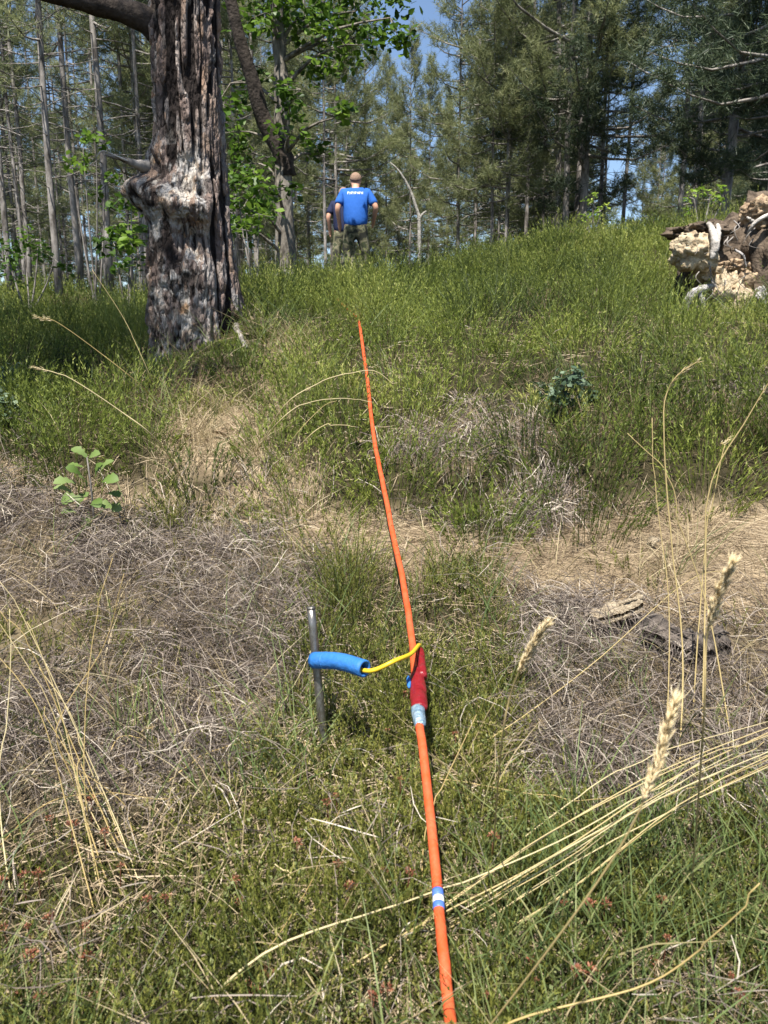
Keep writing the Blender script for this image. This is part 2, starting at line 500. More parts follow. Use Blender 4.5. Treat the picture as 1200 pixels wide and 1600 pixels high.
def cable_room(x, y):
    """how high a plant may stand: what lies under the cable is pressed down by it"""
    cy = np.array([.3, .72, .885, 1.14, 1.225, 1.5, 1.95, 2.52, 3.25, 4.45, 4.8, 8])
    cx = np.interp(y, CLx[1], CLx[0]); cz = np.interp(y, CLx[1], CLx[2])
    near = np.abs(x - cx) < .02 + .010 * y
    return np.where(near & (y < 3.6), np.maximum(cz - H(x, y) - .015, .03), 9.0)

def clumped(cx, cy, per, rad):
    """stalk feet round clump centres, with the way they lean"""
    n = len(cx)
    a = rng.uniform(0, 2 * math.pi, (n, per)); r = np.sqrt(rng.uniform(0, 1, (n, per)))
    rr = r * np.broadcast_to(np.asarray(rad)[..., None] if np.ndim(rad) else rad, (n, per))
    x = (cx[:, None] + rr * np.cos(a)).ravel(); y = (cy[:, None] + rr * np.sin(a)).ravel()
    return x, y, (r * np.cos(a)).ravel(), (r * np.sin(a)).ravel(), r.ravel(), np.repeat(np.arange(n), per)

def polyl(x, y, h, lx, ly, k, bend=1.7, jit=.10):
    n = len(x)
    h = np.minimum(h, cable_room(x, y))
    base = np.stack([x, y, H(x, y) - .012], -1)
    d = np.stack([lx, ly, np.zeros(n)], -1) + rng.normal(0, jit, (n, 3)) * [1, 1, 0]
    t = np.linspace(0, 1, k)[None, :, None]
    return base[:, None, :] + h[:, None, None] * (t * np.array([0, 0, 1.0]) + (t ** bend) * d[:, None, :])

def leaf_tris(mb, P, per, ln, wd, tint, up=1.25, t0=.2):
    n, k, _ = P.shape
    N_ = n * per
    idx = np.repeat(np.arange(n), per)
    t = rng.uniform(t0, 1.0, N_) ** .8 * (k - 1)
    i = np.minimum(t.astype(int), k - 2); f = (t - i)[:, None]
    c = P[idx, i] * (1 - f) + P[idx, i + 1] * f
    ax = P[idx, i + 1] - P[idx, i]; ax /= np.linalg.norm(ax, axis=1)[:, None] + 1e-9
    d = ax * up + unit(N_) * .8; d /= np.linalg.norm(d, axis=1)[:, None]
    lnn = (ln[idx] if np.ndim(ln) else ln) * rng.uniform(.6, 1.3, N_)
    wdd = (wd[idx] if np.ndim(wd) else wd)
    s = np.cross(d, unit(N_)); s /= np.linalg.norm(s, axis=1)[:, None]
    s = s * np.broadcast_to(wdd, (N_,))[:, None]
    V = np.stack([c + s, c - s, c + d * lnn[:, None]], 1).reshape(-1, 3)
    T = np.arange(N_)[:, None] * 3 + np.arange(3)[None, :]
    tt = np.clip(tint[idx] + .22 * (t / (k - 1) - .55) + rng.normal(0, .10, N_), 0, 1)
    mb.add(V, None, T, np.repeat(tt, 3))

def heather_field(name, cx, cy, per, rad, h, tint, leaves, ln, wd, sw, lean, mat, label):
    mb = MB()
    x, y, ox, oy, r, ci = clumped(cx, cy, per, rad)
    k = off_trunk(x, y) > 0
    x, y, ox, oy, r, ci = [a[k] for a in (x, y, ox, oy, r, ci)]
    hh = h[ci] * (1 - .72 * r ** 2.5) * rng.uniform(.65, 1.25, len(x))
    P = polyl(x, y, hh, ox * lean, oy * lean, 3)
    tt = np.clip(tint[ci] + rng.normal(0, .07, len(x)), 0, 1)
    s_ = (sw * np.maximum(1, y / 5)) if sw else 0
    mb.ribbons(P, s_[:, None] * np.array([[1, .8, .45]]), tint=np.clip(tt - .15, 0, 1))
    f = np.maximum(1, y / 5.0)
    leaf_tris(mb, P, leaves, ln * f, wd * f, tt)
    return tag(obj(name, mb.mesh(name, mat)), label, 'heather', kind='stuff')

def blades(name, x, y, lx, ly, h, w, tint, mat, label, cat, k=4, bend=1.9):
    mb = MB()
    P = polyl(x, y, h, lx, ly, k, bend, .15)
    prof = np.interp(np.linspace(0, 1, k), [0, .4, .8, 1], [1, .95, .6, .1])
    mb.ribbons(P, (w * np.maximum(1, y / 3))[:, None] * prof[None, :], tint=tint)
    return tag(obj(name, mb.mesh(name, mat)), label, cat, kind='stuff')

def strands(name, x, y, z0, ln, w, tint, mat, label, cat, elev=.15, k=4, curve=.3, flat=False, sag=.3):
    """loose thin strands that lie across one another and follow the ground"""
    n = len(x); mb = MB()
    a = rng.uniform(0, 2 * math.pi, n); el = rng.normal(elev, .06 if flat else .33, n)
    d = np.stack([np.cos(a) * np.cos(el), np.sin(a) * np.cos(el), np.sin(el)], -1)
    b = rng.normal(0, curve, (n, 3)); b[:, 2] = b[:, 2] * (.2 if flat else .8) - sag
    t = np.linspace(-.5, .5, k)[None, :, None]
    off = ln[:, None, None] * (t * d[:, None, :] + (t * t) * b[:, None, :])
    P = np.stack([x, y, np.zeros(n)], -1)[:, None, :] + off
    gz = H(P[:, :, 0], P[:, :, 1])
    room = cable_room(P[:, :, 0], P[:, :, 1])
    zz = z0[:, None] + off[:, :, 2]
    P[:, :, 2] = gz + np.minimum(np.maximum(zz, .003 + rng.uniform(0, .01, n)[:, None]), room)
    mb.ribbons(P, w[:, None] * np.interp(np.linspace(0, 1, k), [0, .3, .7, 1], [.6, 1, 1, .5])[None, :], tint=tint)
    return tag(obj(name, mb.mesh(name, mat)), label, cat, kind='stuff')

CLx = None
def cover():
    # heather on the slope, near half: rounded bushes of upright sprigs with dark gaps between
    x, y = candidates(9000, 2.25, 8.8, .60, .5, 1.2)
    z = zones(x, y)
    x, y = pick(x, y, z['slope'] * np.clip(.45 + .55 * sst(.36, .52, vn(x * 2.3, y * 2.3, 41)) + .8 * ell(z['u'], z['v'], 720, 790, 100, 50) + .6 * ell(z['u'], z['v'], 530, 700, 70, 70), 0, 1))
    rad = (.11 + .016 * y) * rng.uniform(.7, 1.35, len(x))
    keep = []
    kx = np.zeros(0); ky = np.zeros(0); kr = np.zeros(0)
    for i in range(len(x)):                       # bushes stand shoulder to shoulder
        if len(kx) == 0 or np.all((kx - x[i]) ** 2 + (ky - y[i]) ** 2 > (.68 * (kr + rad[i])) ** 2):
            keep.append(i); kx = x[keep]; ky = y[keep]; kr = rad[keep]
    x, y, rad = x[keep], y[keep], rad[keep]
    n = len(x); u_, v_ = proj(x, y, H(x, y))
    low = 1 - .72 * (1 - sst(.30, .75, np.hypot(x - TB[0] + .05, (y - TB[1] + .45) * .8))) - .55 * np.clip(ell(u_, v_, 345, 690, 125, 95) + ell(u_, v_, 720, 690, 110, 50) + ell(u_, v_, 880, 625, 60, 45) + ell(u_, v_, 1130, 505, 90, 40), 0, 1)
    hgt = np.clip(low, .25, 1) * (.15 + .25 * rng.uniform(0, 1, n) ** 1.3) * (.8 + 1.1 * rad)
    tint = np.clip(.17 + vn(x * .8, y * .8, 43) * .5 + rng.normal(0, .15, n), 0, 1)
    per = int(min(125, 80000 / n))
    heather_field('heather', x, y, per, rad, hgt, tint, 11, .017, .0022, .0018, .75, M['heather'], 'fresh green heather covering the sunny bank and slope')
    x, y = candidates(2600, 2.4, 12, .60, .5, 1.1)
    z = zones(x, y); x, y = pick(x, y, np.clip(z['slope'] * 1.0, 0, 1) * sst(.58, .75, vn(x * 1.9 + 5, y * 1.9, 48)) * .9); n = len(x)
    heather_field('brown_heather', x, y, 14, .08 + .010 * y, rng.uniform(.08, .26, n), rng.uniform(.1, .9, n), 7, .013, .0018, .0022, .6, M['brown_heather'], 'brown withered heather patches scattered over the green slope')
    # far half, taller
    x, y = candidates(3000, 7.6, 21.0, .62, 1.0, 1.1)
    x, y = pick(x, y, .4 + .6 * sst(.25, .6, vn(x * .9, y * .9, 41)))
    n = len(x)
    trod = 1 - .6 * np.exp(-((x + .048 * y) / .75) ** 2) * (1 - sst(14, 17, y))       # the line the two people walk
    hgt = trod * (.14 + .36 * sst(.25, .8, vn(x * .9, y * .9, 46))) * rng.uniform(.7, 1.3, n)
    tint = np.clip(.16 + vn(x * .5, y * .5, 43) * .5 + rng.normal(0, .20, n), 0, 1)
    heather_field('tall_heather', x, y, 15, .24, hgt, tint, 9, .013, .0022, .0018, .45, M['heather'], 'taller green heather along the crest below the forest')
    x, y = candidates(900, 20.0, 55.0, .66, 2.0, 1.2); n = len(x)
    heather_field('forest_undergrowth', x, y, 12, .5, rng.uniform(.2, .55, n), np.clip(vn(x * .3, y * .3, 47) * .7, 0, 1), 8, .016, .0028, .002, .45, M['heather'],
                  'low green undergrowth on the forest floor between trunks')['category'] = 'undergrowth'
    # upright heather round the stake and in the foreground
    x, y = candidates(16000, .45, 3.0, .62, .3, 1.0)
    z = zones(x, y)
    w = np.clip(z['clump'] * 1.1 + z['fore'] * .75 + z['green_left'] * .5 + z['brush'] * .07 + z['path'] * .02, 0, 1) * (.15 + .85 * sst(.35, .6, vn(x * 5, y * 5, 51)))
    x, y = pick(x, y, w * .5)
    x, y = x[:3300], y[:3300]
    n = len(x); z = zones(x, y)
    hgt = (.05 + .16 * z['clump'] * sst(.25, .7, vn(x * 6, y * 6, 15)) + .03 * vn(x * 4, y * 4, 5) + .085 * sst(.5, .7, vn(x * 3 + 3, y * 3, 6))) * rng.uniform(.7, 1.25, n)
    tint = np.clip(.15 + vn(x * 2.4, y * 2.4, 53) * .5 + rng.normal(0, .13, n), 0, 1)
    heather_field('short_heather', x, y, 11, .045, hgt, tint, 20, .0075, .0012, .0013, .55, M['heather_near'], 'short upright green heather around the metal stake and in the foreground')
    x, y = candidates(7000, .40, 2.0, .62, .3)
    z = zones(x, y); x, y = pick(x, y, np.clip(z['fore'] * .9 + z['clump'] * .6, 0, 1) * (.35 + .65 * sst(.3, .55, vn(x * 7, y * 7, 66)))); n = len(x)
    heather_field('creeping_heather', x, y, 8, .04, rng.uniform(.018, .05, n), np.clip(.1 + .7 * vn(x * 3.4, y * 3.4, 67) + rng.normal(0, .18, n), 0, 1), 7, .008, .0013, .0011, 1.2, M['heather_near'],
                  'creeping low heather matted over the foreground soil')
    # low small leaves
    x, y = candidates(9000, .42, 2.0, .62, .3)
    z = zones(x, y); x, y = pick(x, y, np.clip(z['fore'] * .5 + z['clump'] * .1, 0, 1) * sst(.42, .68, vn(x * 4, y * 4, 55)))
    n = len(x); mb = MB()
    xs, ys, ox, oy, r, ci = clumped(x, y, 3, .03)
    P = polyl(xs, ys, rng.uniform(.015, .065, len(xs)), ox * .8, oy * .8, 3)
    mb.ribbons(P, np.array([[.0015, .0013, .001]]), tint=np.full(len(xs), .3))
    tip = P[:, -1]; m = len(xs)
    for q in range(5):
        ang = rng.uniform(0, 2 * math.pi, m) + q * 1.3
        d = np.stack([np.cos(ang), np.sin(ang), rng.normal(.3, .3, m)], -1); d /= np.linalg.norm(d, axis=1)[:, None]
        s = np.cross(d, np.array([0, 0, 1.0]) + rng.normal(0, .3, (m, 3))); s /= np.linalg.norm(s, axis=1)[:, None]
        l = .0062 * rng.uniform(.6, 1.5, m)[:, None]
        b0 = tip - np.array([0, 0, 1.0]) * (.004 * q)
        V = np.stack([b0, b0 + d * l * .5 + s * l * .33, b0 + d * l, b0 + d * l * .5 - s * l * .33], 1).reshape(-1, 3)
        mb.add(V, np.arange(m)[:, None] * 4 + np.arange(4)[None, :], None, np.repeat(rng.uniform(.1, .95, m), 4))
    tag(obj('low_leaves', mb.mesh('low_leaves', M['dull_leaf'])), 'low small-leaved green herbs carpeting the foreground', 'herbs', kind='stuff')
    # green grass
    x, y = candidates(13000, .42, 12, .62, .4, 1.5)
    z = zones(x, y); w = z['fore'] * .85 + z['clump'] * .3 + z['brush'] * .10 + z['slope'] * .16 + z['path'] * .05 + z['straw'] * .35
    x, y = pick(x, y, np.clip(w, 0, 1) * sst(.25, .6, vn(x * 4, y * 4, 57)) * off_trunk(x, y))
    xs, ys, ox, oy, r, ci = clumped(x, y, 7, .03); n = len(xs)
    blades('green_grass', xs, ys, ox * .9, oy * .9, rng.uniform(.04, .15, n) * np.interp(ys, [.5, 1, 4], [.95, 1.15, 1.7]), .0022 * rng.uniform(.6, 1.3, n), np.clip(rng.normal(.42, .22, n), 0, 1),
           M['grass'], 'fine green and yellowing grass among the heather', 'grass')
    # straw tufts
    x, y = candidates(9000, .55, 6, .62, .4, 1.2)
    z = zones(x, y); w = z['straw'] * .9 + z['path'] * .13 + z['fore'] * .05 + z['brush'] * .10 + z['grey'] * .35 + z['slope'] * .03
    x, y = pick(x, y, np.clip(w, 0, 1) * sst(.15, .6, vn(x * 4, y * 4, 58)) * off_trunk(x, y))
    xs, ys, ox, oy, r, ci = clumped(x, y, 12, .04); n = len(xs)
    blades('dry_grass', xs, ys, ox * 1.5, oy * 1.5, rng.uniform(.04, .15, n), .0019 * rng.uniform(.6, 1.3, n), np.clip(rng.normal(.5, .22, n), 0, 1),
           M['straw'], 'pale dry grass tufts on the worn bank', 'dry grass')
    # grey dead brush
    x, y = candidates(150000, .55, 4.2, .62, .4, 1.0)
    z = zones(x, y); w = z['brush'] * .95 + z['grey'] * .9 + z['fore'] * .07 + z['clump'] * .10 + z['slope'] * .012
    x, y = pick(x, y, np.clip(w, 0, 1) * (.30 + .70 * sst(.3, .6, vn(x * 5, y * 5, 59))))
    x, y = x[:72000], y[:72000]
    n = len(x)
    mound = .12 * sst(.3, .75, vn(x * 4.2, y * 4.2, 60))
    strands('dead_brush', x, y, mound * rng.uniform(.1, 1, n) + .004, rng.uniform(.03, .13, n), .0012 * rng.uniform(.5, 1.7, n) * np.maximum(1, y / 1.8),
            np.clip(.45 + (vn(x * 2, y * 2, 61) - .5) * .6 + rng.normal(0, .27, n), 0, 1), M['brush'], 'tangled grey dead heather twigs matted over the ground', 'dead brush', curve=.45)
    # drooping dead tussocks
    x, y = candidates(2600, .7, 4.2, .62, .4)
    z = zones(x, y); x, y = pick(x, y, np.clip(z['brush'] * .20 + z['grey'] * .7, 0, 1))
    x, y = x[:420], y[:420]
    xs, ys, ox, oy, r, ci = clumped(x, y, 46, .05); n = len(xs)
    mb = MB(); k = 5; t = np.linspace(0, 1, k)[None, :]
    ln = rng.uniform(.06, .2, n); ang = np.arctan2(oy, ox) + rng.normal(0, .5, n)
    rr = (t ** .9) * (ln * rng.uniform(.4, 1, n))[:, None]
    PX = xs[:, None] + rr * np.cos(ang)[:, None] + rng.normal(0, .006, (n, k)) * t
    PYy = ys[:, None] + rr * np.sin(ang)[:, None] + rng.normal(0, .006, (n, k)) * t
    ZZ = .02 + (ln * .6)[:, None] * (1.7 * t - 1.8 * t ** 2.0)
    ZZ = np.minimum(np.maximum(ZZ, .004), cable_room(PX, PYy))
    mb.ribbons(np.stack([PX, PYy, H(PX, PYy) + ZZ], -1), (.0014 * rng.uniform(.6, 1.4, n) * np.maximum(1, ys / 1.8))[:, None] * np.array([[.8, 1, 1, .8, .3]]), tint=np.clip(rng.normal(.55, .22, n), 0, 1))
    tag(obj('dead_tussocks', mb.mesh('dead_tussocks', M['brush'])), 'drooping tussocks of grey dead grass and heather', 'dead grass', kind='stuff')
    # fallen pine needles and straw on the path
    x, y = candidates(120000, .55, 5.0, .62, .4, 1.05)
    z = zones(x, y); w = z['path'] * 1.0 + z['straw'] * .6 + z['grey'] * .5 + z['slope'] * .10 + z['brush'] * .3 + z['fore'] * .55 + z['clump'] * .4
    x, y = pick(x, y, np.clip(w, 0, 1) * (.5 + .5 * sst(.2, .5, vn(x * 3, y * 3, 63))) * off_trunk(x, y))
    x, y = x[:60000], y[:60000]
    n = len(x)
    strands('needle_litter', x, y, rng.uniform(.002, .016, n), rng.uniform(.03, .12, n), .0015 * rng.uniform(.6, 1.4, n) * np.maximum(1, y / 2),
            np.clip(.2 + vn(x * 2.2, y * 2.2, 64) * .6 + rng.normal(0, .16, n), 0, 1), M['litter'], 'fallen pine needles and flattened straw on the path', 'litter',
            elev=0, k=3, curve=.15, flat=True, sag=0)

# ------------------------------------------------------------------ the orange cable with its take-out
CZ = .014 / 2
def cab(u, v, y): return pix(u, v, y)
cpts = [pix(716, 1720, .60), pix(704, 1600, .725), pix(693, 1490, .81), pix(685, 1410, .885), pix(672, 1270, 1.02), pix(660, 1165, 1.14), pix(652, 1110, 1.225),
        pix(648, 1050, 1.35), pix(642, 985, 1.50), pix(630, 910, 1.71), pix(613, 830, 1.95), pix(599, 760, 2.22), pix(587, 700, 2.52), pix(580, 650, 2.78), pix(575, 600, 3.08),
        pix(568, 550, 3.42), pix(562, 508, 3.80)]
e = cpts[-1]
cpts += [np.array([e[0] - .012, 4.1, H(e[0] - .012, 4.1) + .06]), np.array([e[0] - .03, 4.6, H(e[0] - .03, 4.6) + .015]), np.array([e[0] - .10, 5.0, H(e[0] - .10, 5.0) + .015]), np.array([e[0] - .25, 6.0, H(e[0] - .25, 6.0) + .02]), np.array([e[0] - .35, 8.0, H(e[0] - .35, 8.0) + .02])]
p0 = cpts[0]
cpts = [np.array([p0[0] + .05, .30, H(p0[0], .3) + .06]), np.array([p0[0] + .02, .47, H(p0[0], .47) + .10])] + cpts
CL = smooth_line(cpts, 260)
CL += np.stack([.0016 * (vn(np.arange(260) * .35, 1.0, 3) - .5), np.zeros(260), .002 * (vn(np.arange(260) * .3, 2.0, 4) - .5)], -1)
M['orange'] = solid_mat('orange_cable_jacket', (.58, .072, .016), .5, .3, col2=(.50, .105, .04), nscale=30, bump=.15, bscale=120)
def scuff(m, dark, sc=55):
    nt = m.node_tree; p = [n for n in nt.nodes if n.type == 'BSDF_PRINCIPLED'][0]
    src = p.inputs['Base Color'].links[0].from_socket
    tc = nt.nodes.new('ShaderNodeTexCoord'); n = nt.nodes.new('ShaderNodeTexNoise'); n.inputs['Scale'].default_value = sc; n.inputs['Detail'].default_value = 9; n.inputs['Roughness'].default_value = .75
    nt.links.new(tc.outputs['Object'], n.inputs['Vector'])
    r = ramp(nt, [(.52, (0, 0, 0)), (.70, (.75, .75, .75))]); nt.links.new(n.outputs[0], r.inputs[0])
    mx = nt.nodes.new('ShaderNodeMix'); mx.data_type = 'RGBA'; nt.links.new(r.outputs[0], mx.inputs[0]); nt.links.new(src, mx.inputs[6]); mx.inputs[7].default_value = (*dark, 1)
    nt.links.new(mx.outputs[2], p.inputs['Base Color'])
scuff(M['orange'], (.30, .075, .03))
M['red_sleeve'] = solid_mat('red_shrink_sleeve', (.17, .006, .010), .34, .4, col2=(.23, .012, .016), nscale=30, bump=.35, bscale=60)
M['silver_tape'] = solid_mat('silver_blue_tape', (.07, .17, .26), .38, .5, metal=.2, col2=(.30, .37, .41), nscale=50, bump=.5, bscale=90)
M['blue_band'] = solid_mat('blue_tape', (.05, .12, .45), .45, .4, col2=(.08, .17, .52), nscale=40)
M['white_band'] = solid_mat('white_tape', (.75, .76, .72), .5, .4, col2=(.62, .66, .55), nscale=90)
M['yellow_wire'] = solid_mat('yellow_wire_jacket', (.68, .47, .02), .42, .4, col2=(.60, .40, .02), nscale=30)
M['blue_foam'] = solid_mat('blue_rubber_tube', (.018, .125, .38), .6, .3, col2=(.03, .15, .42), nscale=25, bump=.2, bscale=80)
scuff(M['blue_foam'], (.05, .11, .22), 70); scuff(M['red_sleeve'], (.09, .02, .02), 60)
M['black_rubber'] = solid_mat('black_rubber', (.012, .012, .014), .6, .3)
M['steel'] = solid_mat('brushed_steel', (.30, .29, .27), .40, .5, metal=.85, col2=(.15, .125, .10), nscale=40, stretch=(1, 1, .3), bump=.2, bscale=90)

CLo = CL[np.argsort(CL[:, 1])]
CLx = (CLo[:, 0], CLo[:, 1], CLo[:, 2])
cable = thing('orange_cable', 'orange survey cable running uphill with red sleeved take-out', 'cable', (0, 0, 0))
mb = MB(); mb.tube(CL, .0072, 12); obj('jacket', mb.mesh('cable_jacket', M['orange'], True), cable)
def near_idx(v0, v1):
    u, v = proj(CL[:, 0], CL[:, 1], CL[:, 2]); return [i for i in range(len(CL)) if v1 >= v[i] >= v0 and CL[i, 1] < 5]
def along(v0, v1, n=12):
    u, v = proj(CL[:, 0], CL[:, 1], CL[:, 2])
    k = (CL[:, 1] < 5) & (CL[:, 1] > .3)
    s = np.argsort(v[k]); vv = v[k][s]
    t = np.linspace(v1, v0, n)
    return np.stack([np.interp(t, vv, CL[k][s][:, c]) for c in range(3)], -1)
for nm, a, b, m_ in (('blue_band', 1391, 1402, 'blue_band'), ('white_band', 1402.6, 1411, 'white_band'), ('blue_band', 1411.6, 1421, 'blue_band')):
    mb = MB(); mb.tube(along(a, b, 4), .0078, 14); obj(nm, mb.mesh(nm, M[m_], True), cable)
# red shrink sleeve: covers the cable and the lead lying beside it, so it has two lobes
def sleeve(v0, v1, du, rfun, mat, nm, n=22, sides=28, lobes=.0):
    P = along(v0, v1, n)
    T = np.gradient(P, axis=0); T /= np.linalg.norm(T, axis=1)[:, None]
    V = []; th = np.arange(sides) * 2 * math.pi / sides
    for i in range(n):
        t = i / (n - 1)
        a = np.cross(T[i], [0, 0, 1.0]); a /= np.linalg.norm(a); b = np.cross(a, T[i])
        ra, rb = rfun(t)
        wob = 1 + .03 * np.sin(th * 3 + i * .7) + lobes * np.cos(2 * th)
        c = P[i] + a * du
        V.append(c + (np.cos(th) * ra * wob)[:, None] * a + (np.sin(th) * rb * (1 - lobes * .5 * np.cos(2 * th)))[:, None] * b)
    V = np.concatenate(V); Q = [(i * sides + j, i * sides + (j + 1) % sides, (i + 1) * sides + (j + 1) % sides, (i + 1) * sides + j) for i in range(n - 1) for j in range(sides)]
    m2 = MB(); c0 = len(V); V = np.concatenate([V, V[:sides].mean(0)[None], V[-sides:].mean(0)[None]])
    m2.add(V, Q, [(c0, (j + 1) % sides, j) for j in range(sides)] + [(c0 + 1, (n - 1) * sides + j, (n - 1) * sides + (j + 1) % sides) for j in range(sides)])
    o = obj(nm, m2.mesh(nm, mat, True), cable)
    return o
def r_red(t):       # t 0 = lower end (near the viewer)
    w = np.interp(t, [0, .05, .3, .7, .8, 1], [.0115, .0130, .0138, .0128, .0112, .0098]); return w, w * .78
red = sleeve(1046, 1108, .004, r_red, M['red_sleeve'], 'red_sleeve', lobes=.10)
def r_tip(t):
    w = np.interp(t, [0, .8, 1], [.0092, .0088, .0075]); return w, w
o = sleeve(1016, 1058, .0135, r_tip, M['red_sleeve'], 'lead_sleeve', 12); o.parent = red
def r_tape(t):
    w = np.interp(t, [0, .15, .5, 1], [.0080, .0100, .0108, .0114]); return w, w * .85
sleeve(1107, 1135, .0012, r_tape, M['silver_tape'], 'tape_wrap', 10, lobes=.05)
mb = MB(); q = along(1060, 1078, 5) + np.array([-.0125, 0, .004]); mb.tube(q, [.002, .004, .0045, .004, .002], 8); obj('blue_tape_edge', mb.mesh('blue_tape_edge', M['blue_foam'], True), red)

# ------------------------------------------------------------------ steel stake with a blue tube
sb = at(507, 1172)
s_top = pix(486, 950, sb[1] + .035)
down = sb + (sb - s_top) * .55
stake = thing('metal_stake', 'thin steel electrode stake standing in heather left of orange cable', 'stake', tuple(sb))
def loc(P, o): return np.asarray(P) - np.array(o.location)
mb = MB(); mb.tube(loc(smooth_line([down, sb, s_top], 16), stake), .0080, 16)
rod = obj('rod', mb.mesh('stake_rod', M['steel'], True), stake)
mb = MB(); ax_ = (s_top - sb) / np.linalg.norm(s_top - sb)
mb.tube(loc(np.array([s_top - ax_ * .002, s_top + ax_ * .0005, s_top + ax_ * .003]), stake), [.0084, .0086, .0070], 16)
obj('hammered_head', mb.mesh('stake_head', M['steel'], True), rod)

tl = pix(493, 1032, sb[1] + .005)
tr = pix(570, 1045, sb[1] - .075)
tube = thing('insulating_tube', 'short bright blue rubber tube clipped across the steel stake', 'tube', tuple(tl))
tm = (tl + tr) / 2 + np.array([0, 0, .006])
CTR = smooth_line([tl + (tl - tr) * .03, tm, tr], 14)
# hollow tube: outer wall, lip, inner wall
def hollow(P, ro, ri, mat, nm, parent, sides=24):
    m1 = MB()
    path = np.concatenate([P, P[::-1]])
    T = np.gradient(P, axis=0); T /= np.linalg.norm(T, axis=1)[:, None]
    rings = []
    th = np.arange(sides) * 2 * math.pi / sides
    for Pp, Tt, r in [(P[i], T[i], ro) for i in range(len(P))] + [(P[i], T[i], ri) for i in range(len(P) - 1, -1, -1)]:
        a = np.cross(Tt, [0, 0, 1.0]); a /= np.linalg.norm(a); b = np.cross(a, Tt)
        rings.append(Pp + r * (np.cos(th)[:, None] * a + np.sin(th)[:, None] * b))
    n = len(rings); V = np.concatenate(rings)
    Q = [(i % n * sides + j, i % n * sides + (j + 1) % sides, (i + 1) % n * sides + (j + 1) % sides, (i + 1) % n * sides + j) for i in range(n) for j in range(sides)]
    m1.add(loc(V, parent), Q)
    return obj(nm, m1.mesh(nm, mat, True), parent)
ht = hollow(CTR, .0155, .0115, M['blue_foam'], 'outer_tube', tube)
mb = MB(); mb.tube(loc(CTR[1:-3], tube), .0108, 14); obj('clip_jaw', mb.mesh('clip_jaw', M['black_rubber'], True), tube)
q = CTR[3]; dT = CTR[4] - CTR[2]; dT /= np.linalg.norm(dT)
mb = MB(); mb.tube(loc(np.array([q - dT * .0012, q + dT * .0012]), tube), .0160, 24); obj('seam_ring', mb.mesh('seam_ring', M['blue_foam'], True), ht)

# yellow lead from the take-out into the blue tube (part of the cable)
yl = smooth_line([CTR[-6], CTR[-2] - np.array([0, 0, .004]), pix(585, 1047, tr[1] - .006), pix(618, 1032, tr[1] + .0), pix(642, 1022, tr[1] + .06), pix(655, 1011, 1.44) + np.array([0, 0, .004]),
                  pix(656, 1022, 1.43)], 40)
mb = MB(); mb.tube(yl, .0040, 10); obj('yellow_lead', mb.mesh('yellow_lead', M['yellow_wire'], True), cable)

